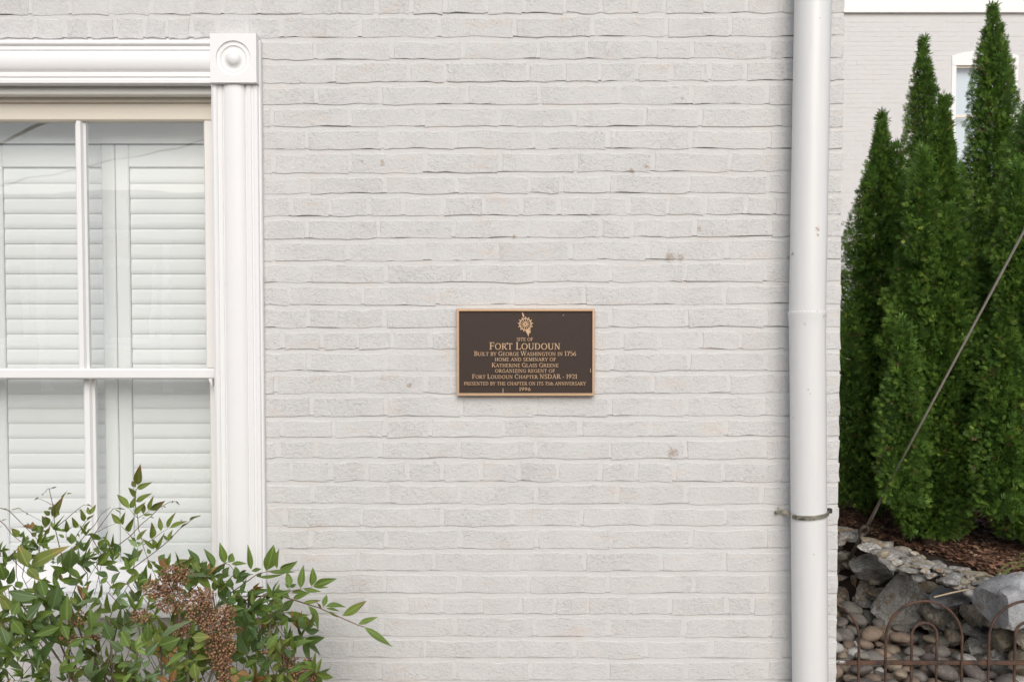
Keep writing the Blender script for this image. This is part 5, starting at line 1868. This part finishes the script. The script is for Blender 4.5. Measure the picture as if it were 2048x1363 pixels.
zoomed(240, 1130, 5.85, -.38, [
    (1230, 390, 1190, 170, 114, 'd'), (1280, 260, 1290, 150, 94, 'd'), (1360, 140, 1350, 5, 74, 'd'), (1200, 110, 1265, 20, 68, 'd'), (1110, 300, 1110, 140, 74, 'g'), (960, 180, 1080, 90, 94, 'd'),
    (1110, 490, 1430, 385, 74, 'b'), (1400, 120, 1521, 90, 60, 'd'), (880, 130, 1000, 10, 90, 'd'), (900, 230, 880, 120, 60, 'g'), (1450, 520, 1400, 420, 80, 'd'), (1420, 700, 1500, 620, 80, 'd'), (1440, 860, 1400, 760, 90, 'd'), (1480, 980, 1440, 880, 80, 'd')])
# fill: leaves behind and below, in a loose mass that leaves gaps
def inside(px, py):
    top = np.interp(px, [-60, 60, 120, 250, 330, 420, 480, 540, 600, 640, 660], [1062, 1055, 1052, 1080, 1115, 1145, 1148, 1180, 1240, 1310, 1370])
    return py > top
tries = 0
cnt = 0
while cnt < 1250 and tries < 20000:
    tries += 1
    px = lr.uniform(-60, 640); py = lr.uniform(1050, 1430)
    if not inside(px, py): continue
    if py < 1230 and px < 300 and lr.random() < .25: continue
    Y = lr.uniform(-.47, -.26) if py < 1290 else lr.uniform(-.50, -.28)
    a = lr.uniform(0, 6.28)
    L = lr.uniform(20, 44) * (.62 if py < 1120 else 1.0); w_ = L * lr.uniform(.23, .34)
    base = (px, py)
    cls = lr.choices('gdbysoro', [.36, .20, .17, .06, .13, .02, .04, .02])[0]
    for k in range(lr.choice([2, 3, 3])):
        aa = a + (k - 1) * lr.uniform(.6, 1.1)
        leaf(base[0], base[1], base[0] + math.cos(aa) * L, base[1] - abs(math.sin(aa)) * L * (1 if lr.random() < .75 else -1), w_, cls, Y, dY=lr.uniform(-.06, .05), tilt=lr.gauss(0, .5))
        cnt += 1
    if lr.random() < .35:
        stem([P(px, py, Y), P(px + lr.uniform(-25, 25), py + lr.uniform(20, 45), Y + .02), P(px + lr.uniform(-40, 40), py + lr.uniform(60, 110), Y + .05)], .0013)
for cls, parts in REST.items():
    V_, F_, nn = [], [], 0
    for v, f in parts:
        V_.append(v); F_.append(f + nn); nn += len(v)
    o = numpy_mesh('foliage', np.concatenate(V_), np.concatenate(F_), LM[cls], bush, tuple(bush.location), smooth=True)
    o['kind'] = 'stuff'
# canes from the ground
for i in range(16):
    px = lr.uniform(-40, 560)
    p0 = Vector((nd0.x + lr.uniform(-.25, .3), -.42 + lr.uniform(-.08, .1), 0))
    p2 = P(px, lr.uniform(1180, 1290), lr.uniform(-.46, -.32))
    p1 = p0.lerp(p2, .55) + Vector((0, 0, .10))
    stem([p0, p0.lerp(p1, .5) + Vector((0, 0, .04)), p1, p2], lr.uniform(.004, .006), M_CANE, name='cane')

# berries
t = NT('nandina_berry')
c = t.ramp(t.attr('tint'), [(0.0, (.08, .052, .036)), (.15, (.17, .082, .044)), (.6, (.29, .148, .075)), (1.0, (.44, .26, .14))])
c = t.mix(t.ramp(t.noise(190, 2), [(.62, 0.0), (.72, .6)]), c, (.10, .07, .05))
M_BERRY = t.done(c, .36, 0, None, .5)
b1v, b1f = ICO1
b2v, b2f = ICO2


def panicle(ox, oy, sc, blobs, Y, dens=1.0):
    allp = []
    for (cx_, cy_, rx, ry) in blobs:
        n_ = int(dens * rx * ry / sc / sc * .175) + 4
        placed = 0
        tr_ = 0
        while placed < n_ and tr_ < n_ * 30:
            tr_ += 1
            u, v = lr.uniform(-1, 1), lr.uniform(-1, 1)
            if u * u + v * v > 1: continue
            dep = math.sqrt(max(0, 1 - u * u - v * v)) * min(rx, ry) / sc * (Y - CAM_Y) / F_PX * .7
            p = P(ox + (cx_ + u * rx) / sc, oy + (cy_ + v * ry) / sc, Y + lr.uniform(-1, .35) * dep)
            if all((p - q).length > .0047 for q in allp[-160:]):
                allp.append(p); placed += 1
    V_, F_, nn = [], [], 0
    tints = []
    for p in allp:
        tints += [lr.random()] * len(b1v)
        r_ = lr.uniform(.0021, .0034)
        V_.append(b1v * r_ * np.array([1, 1, lr.uniform(.85, 1.08)]) + np.array(p)); F_.append(b1f + nn); nn += len(b1v)
    cl = numpy_mesh('berry_cluster', np.concatenate(V_), np.concatenate(F_), M_BERRY, bush, tuple(bush.location), tint=tints, smooth=True)
    cl['kind'] = 'stuff'
    b = MB()
    ctr = sum(allp, Vector()) / len(allp)
    for p in allp[::2]:
        m_ = p.lerp(ctr, .35) + Vector((0, .01, -.006))
        b.tube([p, m_], .0007, 3, cap=False)
    for k in range(len(blobs) - 1):
        b.tube([P(ox + blobs[k][0] / sc, oy + blobs[k][1] / sc, Y + .01), P(ox + blobs[k + 1][0] / sc, oy + blobs[k + 1][1] / sc, Y + .01)], .0016, 5, cap=False)
    b.build('berry_stalk', M_STEM, bush, fix=False)


panicle(240, 1130, 5.85, [(650, 110, 200, 130), (430, 270, 180, 120), (620, 400, 220, 170), (740, 760, 130, 95)], -.52)
panicle(240, 1130, 5.85, [(970, 340, 150, 85), (930, 540, 170, 160), (1240, 540, 120, 90), (1160, 740, 210, 170), (1180, 960, 190, 150), (1190, 1150, 130, 110), (1230, 1310, 90, 80)], -.55)
panicle(240, 1130, 5.85, [(250, 590, 130, 85)], -.50, .9)
panicle(440, 1060, 4.497, [(800, 1250, 90, 110), (740, 1330, 130, 90), (500, 1080, 130, 60), (620, 1180, 90, 60)], -.43, .9)
panicle(0, 1120, 6.196, [(960, 720, 130, 110), (830, 960, 120, 60), (1200, 930, 90, 50)], -.48, .5)

# ------------------------------------------------------------------ across the street (seen as reflections in the window)
oh = empty('row_house', (-5.5, -13.4, .12), 'house across the street, tinted cream as if sunlit, mirrored in the window panes', 'house')
M_CLAP = simple('sunlit_cream_siding', (.52, .47, .38), .7, noise=.06, nscale=2)  # cream tone stands in for sunlight on the facade
b = MB(); b.box((-16, -20, .12), (4, -13.4, 3.05)); b.build('wall', M_CLAP, oh)
b = MB()
b.extrude([(-13.0, 3.05), (-13.0, 3.22), (-16.7, 4.3), (-20.4, 3.22), (-20.4, 3.05)], 'x', -16.3, 4.3)
b.build('roof', M_ROOF, oh)
M_OWIN = simple('dark_pane', (.05, .06, .07), .1)
for i, x in enumerate((-12.2, -9.6, -7.2, -5.2, -2.6)):
    b = MB(); b.box((x - .50, -13.39, 1.0), (x + .50, -13.34, 2.55), .01); f_ = b.build('window_frame', M_TRIM, oh)
    b = MB(); b.box((x - .40, -13.335, 1.10), (x + .40, -13.33, 2.45)); b.build('pane', M_OWIN, f_)
    b = MB(); b.box((x - .6, -13.39, .9), (x + .6, -13.25, .98), .01); b.build('sill', M_TRIM, f_)
for x in (-10.9, -8.4, -6.2, -3.9):
    b = MB(); b.box((x - .09, -12.75, .125), (x + .09, -12.57, 2.9), .02); b.build('porch_post', M_TRIM, oh)
b = MB(); b.box((-12, -13.395, 2.9), (-3, -12.45, 3.04), .01); b.build('porch_beam', M_TRIM, oh)
for (a, c_, z0, z1, Yw, r_, lab) in ((0, 409, 365, 278, -8.0, .010, 'thin overhead wire crossing the street, mirrored in the upper panes'), (-40, 80, 298, 244, -7.0, .022, 'thick overhead wire mirrored at the upper left pane')):
    D = abs(Yw) - CAM_Y
    pa = Vector(((a - 1024) / F_PX * D, Yw, CAM_Z + (628 - z0) / F_PX * D)); pb_ = Vector(((c_ - 1024) / F_PX * D, Yw, CAM_Z + (628 - z1) / F_PX * D))
    d = pb_ - pa
    b = MB(); b.tube([pa - d * 3, pa, pb_, pb_ + d * 2 + Vector((0, 0, .2))], r_, 6)
    tag(b.build('overhead_wire', M_CABLE, origin=pa), lab, 'wire')
